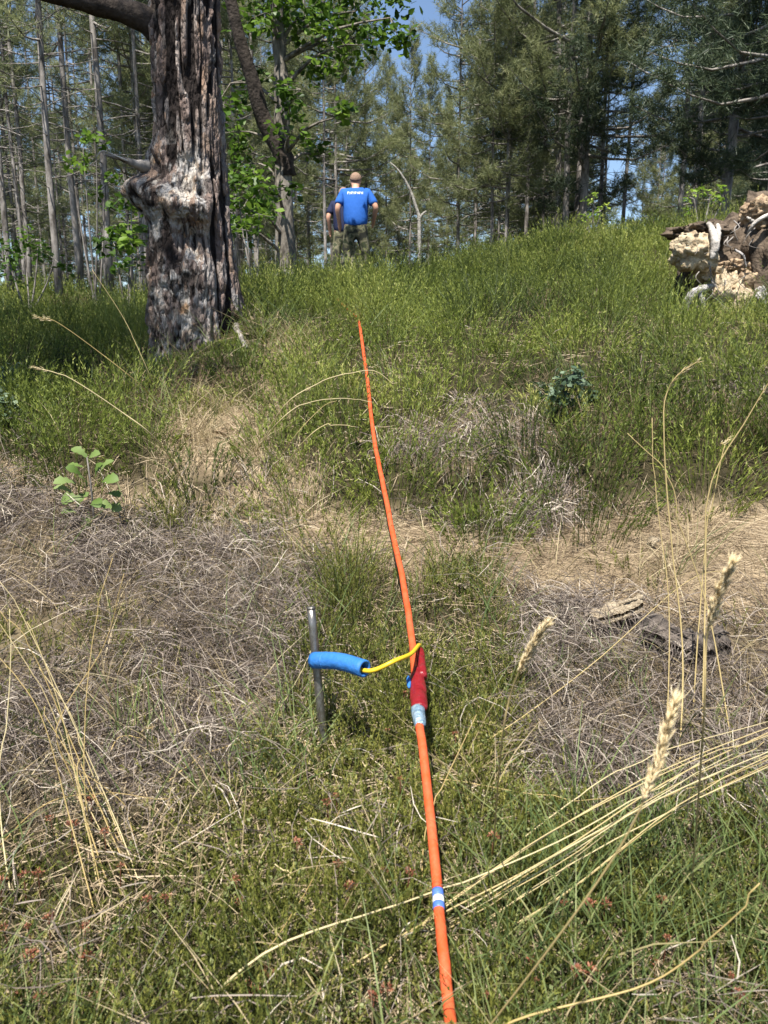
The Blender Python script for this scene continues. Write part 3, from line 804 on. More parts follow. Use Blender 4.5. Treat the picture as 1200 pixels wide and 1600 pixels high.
# ------------------------------------------------------------------ the big old pine on the left
def zrow(v, y=4.15): return pix(290, v, y)[2]
def big_pine():
    foot = ground(TB[0], TB[1])
    t = thing('old_pine_tree', 'massive old pine trunk with a knobbly burl beside the heather bank', 'tree', tuple(foot))
    # axis and radius of the bole
    vs = [620, 560, 450, 400, 300, 200, 100, 0]
    us = [311, 311, 309, 307, 302, 296, 292, 288]
    A = np.array([pix(u, v, TB[1] + .06) for u, v in zip(us, vs)])
    hw = np.array([56, 56, 57, 54, 49, 48, 47, 47]) * .00352
    zs = A[:, 2]
    n_a = 250
    zz = np.concatenate([np.arange(zs[0] - .15, 2.75, .0105), np.linspace(2.85, 13.5, 40)])
    th = np.linspace(-math.pi, math.pi, n_a, endpoint=False)
    TH, ZZ = np.meshgrid(th, zz)
    ax = np.interp(zz, zs, A[:, 0]); ay = np.interp(zz, zs, A[:, 1])
    up = zz > zs[-1]
    ax = ax + np.where(up, (zz - zs[-1]) * .02, 0)
    r0 = np.interp(zz, zs, hw) * np.where(up, np.clip(1 - (zz - zs[-1]) * .075, .1, 1), 1)
    Rr = np.repeat(r0[:, None], n_a, 1)
    def ang(c): 
        d = (TH - R(c) + math.pi) % (2 * math.pi) - math.pi
        return d
    def bump(c, sig, z0, sz, a):
        return a * np.exp(-(ang(c) / R(sig)) ** 2 - ((ZZ - z0) / sz) ** 2)
    g = foot[2]
    # buttress column in front, capped by the burl lip
    lip = zrow(300) - .10 * np.sin(ang(-110) * 1.2)
    col_ang = 1 - sst(R(48), R(72), np.abs(ang(-118)))
    col = col_ang * (1 - sst(lip - .03, lip + .05, ZZ))
    Rr = Rr + .055 * col
    Rr += col_ang * .055 * np.exp(-((ZZ - (lip - .06)) / .085) ** 2)
    Rr += bump(-165, 32, zrow(298), .09, .070)
    Rr += bump(-150, 26, zrow(243), .07, .055)
    Rr += bump(-62, 22, zrow(312), .085, .05)
    Rr -= bump(-66, 9, zrow(303), .03, .045)
    Rr -= bump(-80, 20, zrow(368), .13, .085)
    Rr -= bump(-98, 10, zrow(385), .12, .035)
    Rr += bump(-88, 24, zrow(425), .07, .04)
    Rr += bump(-128, 16, zrow(380), .28, .030)
    # root flare
    fl = np.clip((g + .55 - ZZ) / .7, 0, 1.2) ** 2
    Rr += fl * (.13 * np.exp(-(ang(5) / R(30)) ** 2) + .05 * np.exp(-(ang(-60) / R(18)) ** 2) + .08 * np.exp(-(ang(100) / R(40)) ** 2))
    # furrowed bark
    cx, cy = np.cos(TH), np.sin(TH)
    wob = .35 * (vn3(cx * 2, cy * 2, ZZ * 2.2, 3) - .5)
    def ridg(fr, fz, s):
        q = vn3((cx + wob) * fr, (cy + wob) * fr, ZZ * fz, s)
        return 1 - np.abs(q * 2 - 1)
    f1 = 1 - sst(.60, .86, ridg(6.5, 2.6, 5))
    f2 = 1 - sst(.70, .97, ridg(10, 11, 6))
    f3 = vn3(cx * 22, cy * 22, ZZ * 26, 8)
    low = (1 - sst(zrow(262), zrow(235), ZZ)) * col_ang
    rel_hi = f1 * (.55 + .45 * f2)
    rel_lo = (.35 + .65 * (1 - sst(.55, .95, ridg(4.5, 6, 14)))) * (.45 + .55 * (1 - sst(.6, .95, ridg(12, 16, 9))))
    rel = rel_hi * (1 - low) + rel_lo * low
    Rr += .031 * (rel - .6) + .010 * (f3 - .5) + low * .03 * (vn3(cx * 7, cy * 7, ZZ * 9, 10) - .5)
    X = ax[:, None] + Rr * cx; Y = ay[:, None] + Rr * cy
    V = np.stack([X, Y, ZZ], -1).reshape(-1, 3) - foot
    nz = len(zz)
    i0 = (np.arange(nz - 1)[:, None] * n_a + np.arange(n_a)[None, :]).ravel()
    j1 = (np.arange(nz - 1)[:, None] * n_a + (np.arange(n_a)[None, :] + 1) % n_a).ravel()
    pale = np.clip(low * (.55 + .9 * vn3(cx * 4, cy * 4, ZZ * 4, 12)) + .55 * np.exp(-((ZZ - zrow(245)) / .1) ** 2) * col_ang + .35 * np.exp(-(ang(-140) / R(16)) ** 2) * (ZZ > zrow(250)) * vn3(cx * 4, cy * 4, ZZ * 3, 13), 0, 1)
    me = make_mesh('trunk', V, np.stack([i0, j1, j1 + n_a, i0 + n_a], -1), M['bark'], {'relief': rel.ravel(), 'pale': pale.ravel()}, smooth=True)
    obj('trunk', me, t)
    # limb leaving the frame at the upper left; its shade is in the colour
    def limb(name, P, r, mat, sides=10, n=14, rough=.12):
        P = smooth_line(P, n); mb = MB()
        rr = np.interp(np.linspace(0, 1, n), np.linspace(0, 1, len(r)), r) * (1 + rough * rng.normal(0, 1, n))
        mb.tube(P - foot, rr, sides)
        return obj(name, mb.mesh(name, mat, True), t)
    limb('branch', [pix(250, 45, 4.3), pix(222, 28, 4.25), pix(160, 8, 4.2), pix(80, -10, 4.1), pix(-60, -60, 3.9)], [.085, .07, .05, .042, .03], M['dark_shaded_bark'])
    b2 = limb('broken_branch', [pix(235, 264, 4.2), pix(214, 257, 4.1), pix(192, 249, 4.05), pix(164, 242, 4.0)], [.045, .026, .013, .004], M['twig_bark'], n=12)
    dt = limb('dead_twig', [pix(200, 252, 4.05), pix(182, 244, 4.02), pix(160, 236, 4.02), pix(150, 246, 4.0)], [.006, .005, .004, .002], M['dead_wood'], 6)
    dt.parent = b2
    r2 = at(372, 478); r3 = at(390, 494)
    limb('root', [pix(338, 440, r2[1] + .02), pix(352, 462, r2[1] - .02), r2 + [0, -.02, .06], r3 + [0, -.02, .03]], [.03, .022, .016, .008], M['dead_wood'])
    r2 = at(362, 510); r3 = at(385, 548)
    limb('root', [pix(330, 470, r2[1] + .1), r2 + [0, 0, .03], r3 + [0, 0, .01]], [.045, .026, .010], M['twig_bark'])
    # crown high above the frame
    mb = MB(); lb = MB()
    top = np.array([ax[-1], ay[-1], zz[-1]]) - foot
    for i in range(34):
        z = rng.uniform(8.2, 13.3); a = rng.uniform(0, 2 * math.pi); L_ = rng.uniform(1.2, 3.0) * (1 - .5 * (z - 8) / 5.5)
        c = np.array([np.interp(z + foot[2], zz, ax) - foot[0], np.interp(z + foot[2], zz, ay) - foot[1], z])
        e_ = c + np.array([math.cos(a) * L_, math.sin(a) * L_, .4 * L_])
        P = smooth_line([c, (c + e_) / 2 - [0, 0, .1], e_], 5); lb.tube(P, np.linspace(.05, .012, 5), 5)
        n = int(26 * L_); tt = rng.uniform(.4, 1, n)
        pos = c + (e_ - c) * tt[:, None] + rng.normal(0, .22, (n, 3))
        tufts(mb, pos, unit(n) + [0, 0, .6], 12, .15, .010)
    obj('crown', mb.mesh('big_crown', M['needle']), t)
    obj('limbs', lb.mesh('big_limbs', M['twig_bark'], True), t)

def tufts(mb, pos, dirs, m, ln, w, tint=None):
    """needle fans: m needles spreading round each shoot direction"""
    n = len(pos)
    d0 = dirs / (np.linalg.norm(dirs, axis=1)[:, None] + 1e-9)
    idx = np.repeat(np.arange(n), m); N_ = n * m
    d = d0[idx] * .55 + unit(N_) * .85; d /= np.linalg.norm(d, axis=1)[:, None]
    c = pos[idx] + d0[idx] * (rng.uniform(-.5, .5, N_) * ln * .9)[:, None]
    s = np.cross(d, unit(N_)); s /= np.linalg.norm(s, axis=1)[:, None] + 1e-9
    l = ln * rng.uniform(.6, 1.2, N_)[:, None]
    V = np.stack([c + s * w * .5, c - s * w * .5, c + d * l], 1).reshape(-1, 3)
    if tint is None: tint = rng.uniform(.15, .85, n)
    tt = np.clip(tint[idx] + rng.normal(0, .12, N_), 0, 1)
    mb.add(V, None, np.arange(N_)[:, None] * 3 + np.arange(3)[None, :], np.repeat(tt, 3))

big_pine()

# ------------------------------------------------------------------ forest pines
def pine_meshes(h, r0, crown0, crad, nb, dens, mat, barkm, needles=11, ln=.15, w=.012, dead=14, lean=.0, stems=1, updir=.5):
    tb = MB(); cb = MB()
    tops = []
    for s in range(stems):
        a0 = rng.uniform(0, 6.28)
        off = np.array([math.cos(a0), math.sin(a0), 0]) * (0 if stems == 1 else .25)
        spread = np.array([math.cos(a0), math.sin(a0), 0]) * (lean if stems == 1 else rng.uniform(.03, .09) * h)
        k = 14; t = np.linspace(0, 1, k)
        P = off * (1 if stems == 1 else 1) + np.stack([np.zeros(k), np.zeros(k), t * h - .15], -1) + spread * (t ** 1.3)[:, None]
        P[:, :2] += np.cumsum(rng.normal(0, .012 * h / 10, (k, 2)), axis=0)
        hs = h * (1 if s == 0 else rng.uniform(.75, .95))
        P[:, 2] *= hs / h
        tb.tube(P, r0 * (.75 if stems > 1 else 1) * np.maximum(1 - t, .03) ** .75 * (1 + .25 * np.exp(-t * 25)), 9)
        def axp(z): return np.array([np.interp(z, P[:, 2], P[:, c]) for c in range(3)])
        for i in range(int(nb / stems)):
            q = ((i + rng.uniform(0, 1)) / (nb / stems)) ** .9
            z = crown0 + (hs - crown0) * q * .985
            a = rng.uniform(0, 2 * math.pi)
            L_ = crad * ((1 - q) ** .7 * .92 + .08) * min(1, .55 + q * 3) * rng.uniform(.55, 1.15)
            el = R(np.interp(q, [0, .5, 1], [-8, 14, 55]) + rng.normal(0, 9))
            c = axp(z)
            d = np.array([math.cos(a) * math.cos(el), math.sin(a) * math.cos(el), math.sin(el)])
            e_ = c + d * L_ + np.array([0, 0, .16 * L_])
            m_ = c + d * L_ * .55 - np.array([0, 0, .04 * L_])
            Pb = smooth_line([c, m_, e_], 5)
            tb.tube(Pb, np.linspace(.010 + .012 * L_, .005, 5), 4, cap=False)
            n = max(5, int(dens * (L_ + .25)))
            tt = rng.uniform(.22, 1.03, n) ** .75
            base = np.stack([np.interp(tt, np.linspace(0, 1, 5), Pb[:, j]) for j in range(3)], -1)
            lat = np.cross(d, [0, 0, 1.0])
            sd = rng.uniform(-1, 1, n) * L_ * .38 * (1.15 - tt)
            pos = base + lat * sd[:, None] + rng.normal(0, .05, (n, 3)) + np.array([0, 0, 1.0]) * (np.abs(rng.normal(0, .10, n)))[:, None]
            dr = d * .6 + lat * np.sign(sd)[:, None] * .4 + np.array([0, 0, updir])
            tufts(cb, pos, dr + rng.normal(0, .25, (n, 3)), needles, ln, w, np.clip(.30 + .28 * tt + rng.normal(0, .14, n), 0, 1))
        for i in range(dead):
            z = rng.uniform(.12 * h, max(crown0 * 1.15, .3 * h)); a = rng.uniform(0, 6.28); L_ = rng.uniform(.3, 1.1)
            c = axp(z); e_ = c + np.array([math.cos(a) * L_, math.sin(a) * L_, rng.uniform(-.35, .25) * L_])
            Pb = smooth_line([c, (c + e_) / 2 + rng.normal(0, .06, 3), e_], 4)
            tb.tube(Pb, np.linspace(.011, .004, 4), 4, cap=False)
    return tb.mesh('pine_trunk', barkm, True), cb.mesh('pine_crown', mat)

KIND = {
    'slender': [pine_meshes(15.5, .058, 4.0, 1.6, 58, 19, M['needle'], M['twig_bark'], 12, .18, .012, dead=34) for _ in range(3)],
    'young': [pine_meshes(8.8, .050, 1.4, 1.7, 76, 24, M['needle'], M['twig_bark'], 12, .17, .012, dead=8) for _ in range(3)],
    'spreading': [pine_meshes(14, .10, 3.0, 3.5, 120, 28, M['needle'], M['twig_bark'], 12, .17, .012, dead=14, stems=3)],
    'dark': [pine_meshes(13, .10, 1.2, 2.7, 100, 30, M['needle_shaded'], M['twig_bark'], 12, .20, .015, dead=6) for _ in range(2)],
}
def plant_pine(kind, u, y, scale, rz, label, group=None, x=None, var=None):
    xx = pix(u, 385, y)[0] if x is None else x
    g = ground(xx, y)
    ms = KIND[kind]; tm, cm = ms[(var if var is not None else int(rng.integers(0, len(ms))))]
    o = thing('pine_tree', label, 'tree', (g[0], g[1], g[2] - .05), group, rz)
    o.scale = (scale, scale, scale * float(rng.uniform(.95, 1.08)))
    obj('trunk', tm, o); obj('crown', cm, o)
    return o

named = [   # kind, u, y, scale, label
    ('slender', 14, 14.5, .95, 'slender pine at the left edge of the photo, dark straight trunk'),
    ('slender', 42, 19, 1.0, 'thin grey pine second from the left edge'),
    ('slender', 86, 13.2, 1.0, 'pale slim pine trunk left of the big old pine'),
    ('slender', 121, 16.5, 1.15, 'dark thicker pine between two pale slim trunks on the left'),
    ('slender', 168, 14.0, 1.1, 'pale lichen-grey pine trunk midway between photo edge and old pine'),
    ('slender', 201, 19.5, .95, 'thin pine just left of the big old pine'),
    ('slender', 370, 21, .9, 'thin pine seen right behind the big old trunk'),
    ('slender', 507, 17.5, .62, 'slim dark pine left of the people'),
    ('young', 545, 26, 1.0, 'young bushy pine behind the man in blue'),
    ('young', 640, 24, .80, 'young bushy pine under the patch of open sky'),
    ('young', 715, 21, .95, 'young bushy pine right of the bare bent sapling'),
    ('young', 790, 19, .85, 'young feathery pine left of the multi-stemmed pine'),
    ('spreading', 885, 19, 1.0, 'large multi-stemmed pine with wide spreading branches on the crest'),
    ('slender', 972, 22, .95, 'single slim pine right of the multi-stemmed pine'),
    ('slender', 1060, 17, 1.0, 'pale pine trunk, left of the pair near the dark pines'),
    ('slender', 1077, 16.2, .95, 'pale pine trunk, right of the pair near the dark pines'),
    ('dark', 1128, 14.5, .95, 'dense dark shaded pine behind the uprooted stump'),
    ('dark', 1215, 12.5, .95, 'dense dark shaded pine at the right edge of the photo'),
    ('young', 940, 24, 1.0, 'young bushy pine below the single slim pine'),
    ('young', 603, 30, 1.0, 'young pine crown just below the patch of open sky'),
    ('young', 572, 28, 1.08, 'young pine left of the patch of open sky, behind the oak leaves'),
    ('young', 668, 31, 1.02, 'young pine just right below the patch of open sky'),
    ('young', 1022, 27, .72, 'small young pine in the gap between the slim pine and the pale pair'),
    ('young', 1000, 33, .85, 'young pine far back left of the pale pair'),
    ('young', 850, 25, 1.15, 'young bushy pine hidden behind the multi-stemmed pine'),
]
for k_, u_, y_, s_, l_ in named:
    plant_pine(k_, u_, y_, s_, float(rng.uniform(0, 6.28)), l_, 'pines of the forest edge')
plant_pine('dark', 0, 1.8, .80, 1.0, 'dense dark pine just outside the left of the view', 'pines of the forest edge', x=-3.15, var=0)
plant_pine('dark', 0, 4.3, .85, 2.4, 'second dense dark pine further outside the left of the view', 'pines of the forest edge', x=-5.2, var=1)
plant_pine('dark', 0, 3.0, .62, 4.1, 'third dense dark pine outside the left of the view', 'pines of the forest edge', x=-4.05, var=0)
# further pines that fill the wood
def sky_ok(u, top_v, half):
    if 585 - half < u < 690 + half * .6 and top_v < 95: return False
    if 1003 - half < u < 1042 + half and top_v < 170: return False
    return True
cnt = 0; placed = []
tries = 0
while cnt < 178 and tries < 9000:
    tries += 1
    y_ = float(18 + 44 * rng.uniform(0, 1) ** 1.2)
    u_ = float(rng.uniform(-120, 1320)) if cnt < 140 else float(rng.uniform(-60, 560))
    kind = 'slender' if (u_ < 520 and rng.uniform() < .6) or rng.uniform() < .25 else ('young' if rng.uniform() < .85 else 'dark')
    if u_ > 1090: kind = 'dark' if rng.uniform() < .5 else kind
    s_ = float(rng.uniform(.8, 1.2)) * (1.25 if kind == 'young' and y_ > 32 else 1)
    xx = pix(u_, 385, y_)[0]
    hgt = {'slender': 15.5, 'young': 8.6, 'dark': 13}[kind] * s_
    tv = proj(xx, y_, H(xx, y_) + hgt)[1]
    half = {'slender': 1.3, 'young': 1.4, 'dark': 2.4}[kind] * s_ * FPX / y_ * .6
    if not sky_ok(u_, tv, half): continue
    if any(math.hypot(xx - a, y_ - b) < 1.3 for a, b in placed): continue
    placed.append((xx, y_)); cnt += 1
    lab = {'slender': 'slender grey-trunked pine deep in the wood', 'young': 'bushy young pine deep in the wood', 'dark': 'dense dark pine deep in the wood'}[kind]
    side = [w for lim, w in ((60, 'behind the left photo edge trunks'), (225, 'behind the slim pines left of the old pine'), (375, 'hidden behind the old pine'), (500, 'behind the oak'), (600, 'behind the people'),
            (700, 'behind the bare sapling'), (830, 'left of the multi-stemmed pine'), (960, 'behind the multi-stemmed pine'), (1100, 'behind the pale pair of trunks'), (9999, 'behind the dark pines at right')) if u_ < lim][0]
    plant_pine(kind, u_, y_, s_, float(rng.uniform(0, 6.28)), lab + ' ' + side, 'pines deep in the wood')

# ------------------------------------------------------------------ broad-leaved oak, shrubs and small plants
def leaf_spray(mb, c, rad, n, size, tint=(.1, .9), flat=.5):
    """leaves in small sprays through an uneven volume"""
    k = max(3, n // 26)
    cc = unit(k) * (rng.uniform(.25, 1, k) ** .5)[:, None] * np.asarray(rad) + c
    idx = rng.integers(0, k, n)
    p = cc[idx] + rng.normal(0, .34, (n, 3)) * np.asarray(rad) * .6
    d = unit(n); d[:, 2] = d[:, 2] * flat - .15; d /= np.linalg.norm(d, axis=1)[:, None]
    nrm = np.array([0, 0, 1.0]) + rng.normal(0, .55, (n, 3))
    s = np.cross(d, nrm); s /= np.linalg.norm(s, axis=1)[:, None]
    up = np.cross(s, d)
    l = size * rng.uniform(.6, 1.3, n)[:, None]
    V = np.stack([p, p + d * l * .35 + s * l * .22 + up * l * .05, p + d * l * .7 + s * l * .30 + up * l * .05, p + d * l, p + d * l * .7 - s * l * .30 + up * l * .05, p + d * l * .35 - s * l * .22 + up * l * .05], 1).reshape(-1, 3)
    b = np.arange(n)[:, None] * 6
    Q = np.concatenate([b + [0, 1, 2, 3], b + [0, 3, 4, 5]])
    tt = np.clip(rng.uniform(tint[0], tint[1], k)[idx] + rng.normal(0, .12, n), 0, 1)
    mb.add(V, Q, None, np.repeat(tt, 6))
    return cc

def oak():
    y0 = 10.6
    b = ground(pix(446, 395, y0)[0], y0)
    t = thing('oak_tree', 'broad-leaved oak with ragged pale trunk behind the old pine', 'tree', tuple(b))
    tk = MB(); cr = MB()
    P = smooth_line([b - [0, 0, .1], pix(444, 320, y0), pix(441, 230, y0), pix(439, 120, y0), pix(432, 0, y0), pix(425, -200, y0)], 26)
    rr = np.interp(np.linspace(0, 1, 26), [0, .15, .4, 1], [.15, .115, .10, .07]) * (1 + .10 * rng.normal(0, 1, 26))
    tk.tube(P - b, rr, 12)
    lm = MB(); Pl = smooth_line([pix(449, 275, y0), pix(441, 240, y0 - .03), pix(412, 188, y0 - .1), pix(396, 130, y0 - .2), pix(374, 60, y0 - .3), pix(352, -40, y0 - .4)], 14)
    lm.tube(Pl - b, np.linspace(.12, .075, 14) * (1 + .12 * rng.normal(0, 1, 14)), 10)
    blobs = [(480, 30, 60), (555, 18, 62), (610, 28, 42), (415, 20, 50), (505, 85, 48), (470, 140, 40), (395, 255, 48), (372, 205, 42), (430, 300, 36), (520, 185, 30), (380, 325, 46),
             (500, 245, 30), (455, 210, 34), (540, 70, 45), (585, 60, 30), (360, 130, 40), (365, 360, 36), (470, -40, 90), (590, -50, 80), (410, -60, 80)]
    for u, v, r in blobs:
        yy = y0 + rng.uniform(-.9, .5)
        c = pix(u, v, yy); rm = r / FPX * yy
        cc = leaf_spray(cr, c - b, (rm, rm, rm * .8), int(130 * (r / 45) ** 2), .105, (.05, .95))
        q = P[np.argmin(np.abs(P[:, 2] - (c[2] - .3)))]
        tk.tube(smooth_line([q - b, (q + c) / 2 - b + [0, 0, .12], c - b], 5), np.linspace(.03, .008, 5), 5, cap=False)
        for e_ in cc[:4]:
            tk.tube(np.array([c - b, e_]), [.007, .003], 4, cap=False)
    ot = obj('trunk', tk.mesh('oak_trunk', M['oak_bark'], True), t)
    obj('limb', lm.mesh('oak_limb', M['dark_shaded_bark'], True), ot)
    obj('crown', cr.mesh('oak_crown', M['oak_leaf']), t)
oak()

def shrub(u, v_base, y, blobs, label, mat, name='leafy_shrub', size=.09, nf=1.0, group=None):
    b = ground(pix(u, v_base, y)[0], y)
    t = thing(name, label, 'shrub', tuple(b), group)
    cr = MB(); st = MB()
    for (uu, vv, r) in blobs:
        c = pix(uu, vv, y + rng.uniform(-.25, .25)); rm = r / FPX * y
        cc = leaf_spray(cr, c - b, (rm, rm, rm), int(110 * nf * (r / 40) ** 2) + 12, size, (.1, .95))
        st.tube(smooth_line([np.array([rng.normal(0, .04), rng.normal(0, .04), -.05]), (c - b) * [.6, .6, .5], c - b], 6), np.linspace(.016, .005, 6), 5, cap=False)
        for e_ in cc[:3]: st.tube(np.array([c - b, e_]), [.005, .002], 4, cap=False)
    obj('foliage', cr.mesh('foliage', mat), t); obj('stem', st.mesh('shrub_stem', M['twig_bark']), t)
shrub(195, 420, 8.5, [(200, 345, 40), (180, 385, 36), (215, 400, 30), (205, 310, 26)], 'leafy green shrub against the left side of the old pine', M['oak_leaf'])
shrub(145, 420, 10, [(130, 235, 24), (112, 255, 18), (150, 215, 16), (165, 290, 20)], 'tall thin leafy sapling between slim pines left of the old trunk', M['oak_leaf'], 'leafy_sapling')
shrub(395, 395, 9.0, [(385, 360, 30), (405, 335, 28), (372, 300, 26)], 'dark leafy shrub at the right foot of the old pine', M['oak_leaf'])
shrub(40, 430, 9.5, [(40, 400, 40), (85, 405, 34), (10, 395, 36), (60, 375, 26)], 'dark leafy undergrowth bush at the left edge below slim pines', M['oak_leaf'], size=.07)
shrub(15, 690, 3.1, [(25, 605, 36), (-10, 620, 40), (50, 630, 26)], 'dark shaded leafy bush at the left photo edge on the bank', M['thistle_leaf'], size=.035, nf=2.4)
shrub(928, 345, 12, [(926, 322, 17), (915, 330, 12), (938, 330, 12), (928, 308, 9)], 'bright lime green sapling standing on the heather crest', M['bright_leaf'], 'young_sapling', .05, 2.2)
shrub(1100, 320, 9.0, [(1110, 305, 18), (1085, 312, 16), (1130, 310, 16)], 'yellow-green leafy bush above the uprooted stump', M['bright_leaf'], 'small_bush', .05, 1.5)
shrub(880, 625, 3.0, [(880, 600, 26), (855, 602, 20), (905, 612, 22), (875, 622, 20)], 'blue-green broad-leaved weed in heather above the grey tussocks', M['thistle_leaf'], 'broad_leaved_weed', .030, 3.0)
def seedling():
    b = at(148, 832)
    t = thing('oak_seedling', 'small oak seedling with lobed pale green leaves in dead brush', 'seedling', tuple(b))
    y = b[1]
    st = MB(); st.tube(smooth_line([b - [0, 0, .02], pix(146, 800, y), pix(142, 760, y - .02), pix(136, 715, y)], 8) - b, np.linspace(.004, .002, 8), 6)
    obj('stem', st.mesh('seedling_stem', M['twig_bark'], True), t)
    for (u, v, a, l) in [(136, 715, 150, .05), (138, 718, 20, .05), (130, 730, 200, .045), (118, 755, 190, .06), (160, 752, -10, .06), (128, 778, 215, .06), (165, 772, -30, .055), (140, 770, 250, .06),
                         (150, 745, 60, .05), (122, 800, 200, .045), (138, 800, 270, .05), (172, 790, -40, .05), (112, 770, 170, .05), (150, 780, 300, .055), (135, 760, 100, .045), (126, 742, 140, .045), (158, 735, 40, .045), (145, 790, 330, .05)]:
        l *= 1.05; c = pix(u, v, y + rng.uniform(-.04, .03)) - b
        ar = R(a + 0); d = np.array([math.cos(ar) * .8, rng.uniform(-.7, .3), math.sin(ar) * .45 + .15]); d /= np.linalg.norm(d)
        s = np.cross(d, [0, -.5, 1.0] + rng.normal(0, .25, 3)); s /= np.linalg.norm(s); up = np.cross(s, d)
        m = MB()
        n = 9; tt = np.linspace(0, 1, n)
        wid = l * np.array([.04, .16, .12, .26, .20, .34, .27, .22, .03])
        ctr = c + d * (tt * l)[:, None] + up * (l * .15 * np.sin(tt * 3))[:, None]
        Lf = ctr + s * wid[:, None] + up * (wid * .25)[:, None]; Rt = ctr - s * wid[:, None] + up * (wid * .25)[:, None]
        V = np.concatenate([ctr, Lf, Rt])
        Q = [(i, i + 1, n + i + 1, n + i) for i in range(n - 1)] + [(i + 1, i, 2 * n + i, 2 * n + i + 1) for i in range(n - 1)]
        m.add(V, Q, None, float(rng.uniform(.25, .95)))
        obj('leaf', m.mesh('seedling_leaf', M['seedling_leaf']), t)
seedling()

M['grey_bare'] = solid_mat('grey_bare_wood', (.16, .15, .13), .85, .2, col2=(.42, .39, .34), nscale=20, bump=.8, bscale=50)
# bare bent sapling right of the people
def bare():
    y = 13.8; b = ground(pix(656, 395, y)[0], y)
    t = thing('bare_sapling', 'bare bent dead sapling right of the man in blue', 'tree', tuple(b))
    m = MB(); m.tube(smooth_line([b - [0, 0, .1], pix(655, 350, y), pix(652, 330, y), pix(640, 295, y), pix(624, 268, y), pix(610, 254, y)], 18) - b, np.linspace(.038, .010, 18), 7)
    obj('trunk', m.mesh('bare_trunk', M['grey_bare'], True), t)
    m = MB(); m.tube(smooth_line([pix(653, 345, y), pix(660, 335, y), pix(666, 330, y)], 5) - b, np.linspace(.03, .015, 5), 6)
    obj('branch', m.mesh('bare_branch', M['grey_bare'], True), t)
bare()
def fallen_log():
    y = 9.6; a = pix(426, 386, y); c = pix(460, 384, y); a[2] = H(a[0], y) + .16; c[2] = H(c[0], y) + .17
    b = np.array([(a[0] + c[0]) / 2, y, float(H((a[0] + c[0]) / 2, y))])
    t = thing('fallen_log', 'pale fallen log lying at the foot of the oak', 'log', tuple(b))
    m = MB(); m.tube(np.array([a, (a + c) / 2 + [0, 0, .02], c]) - [0, 0, .0] - b + [0, 0, 0], [.045, .05, .04], 9)
    obj('trunk_piece', m.mesh('log_body', M['dead_wood'], True), t)
    m = MB(); m.tube(np.array([(a + c) / 2 - b, [-.05, .05, -.05]]), [.02, .03], 7); obj('branch_stub', m.mesh('log_stub', M['dead_wood'], True), t)
fallen_log()

# ------------------------------------------------------------------ uprooted stump on the right
M['clay'] = solid_mat('tan_clay', (.25, .185, .115), .95, .1, col2=(.60, .50, .345), nscale=22, bump=1.0, bscale=40)
M['clay_or'] = solid_mat('orange_clay', (.15, .10, .065), .95, .1, col2=(.46, .345, .225), nscale=22, bump=1.0, bscale=40)
M['humus'] = solid_mat('dark_root_soil', (.030, .023, .018), .95, .1, col2=(.17, .13, .095), nscale=12, bump=1.0, bscale=36)
M['grey_root'] = solid_mat('grey_root_wood', (.16, .15, .15), .85, .2, col2=(.46, .43, .40), nscale=20, bump=.8, bscale=50)
def lump(c, rad, seed, amp, mat, name, parent, off, sub=72):
    nu, nv = sub, sub // 2
    a = np.linspace(0, 2 * math.pi, nu, endpoint=False); b = np.linspace(.04, math.pi - .04, nv)
    Aa, Bb = np.meshgrid(a, b)
    D = np.stack([np.sin(Bb) * np.cos(Aa), np.sin(Bb) * np.sin(Aa), np.cos(Bb)], -1)
    D = D / (np.abs(D) ** 3.2).sum(-1, keepdims=True) ** (1 / 3.2)          # blocky, like a broken clod
    f = 1 + amp * (vn3(D[..., 0] * 2 + seed, D[..., 1] * 2, D[..., 2] * 2, seed) - .5) * 1.6 + amp * (vn3(D[..., 0] * 5 + seed, D[..., 1] * 5, D[..., 2] * 5, seed + 1) - .5) * 1.1 \
        + amp * .55 * (vn3(D[..., 0] * 11 + seed, D[..., 1] * 11, D[..., 2] * 11, seed + 2) - .5) + amp * .4 * (vn3(D[..., 0] * 24 + seed, D[..., 1] * 24, D[..., 2] * 24, seed + 3) - .5)
    V = (D * f[..., None] * np.asarray(rad)).reshape(-1, 3)
    Q = [(i * nu + j, (i + 1) * nu + j, (i + 1) * nu + (j + 1) % nu, i * nu + (j + 1) % nu) for i in range(nv - 1) for j in range(nu)]
    V = np.concatenate([V, [[0, 0, rad[2] * .99], [0, 0, -rad[2] * .99]]])
    T = [(nu * nv, j, (j + 1) % nu) for j in range(nu)] + [(nu * nv + 1, (nv - 1) * nu + (j + 1) % nu, (nv - 1) * nu + j) for j in range(nu)]
    m = MB(); m.add(V + (np.asarray(c) - off), Q, T)
    return obj(name, m.mesh(name, mat, True), parent)
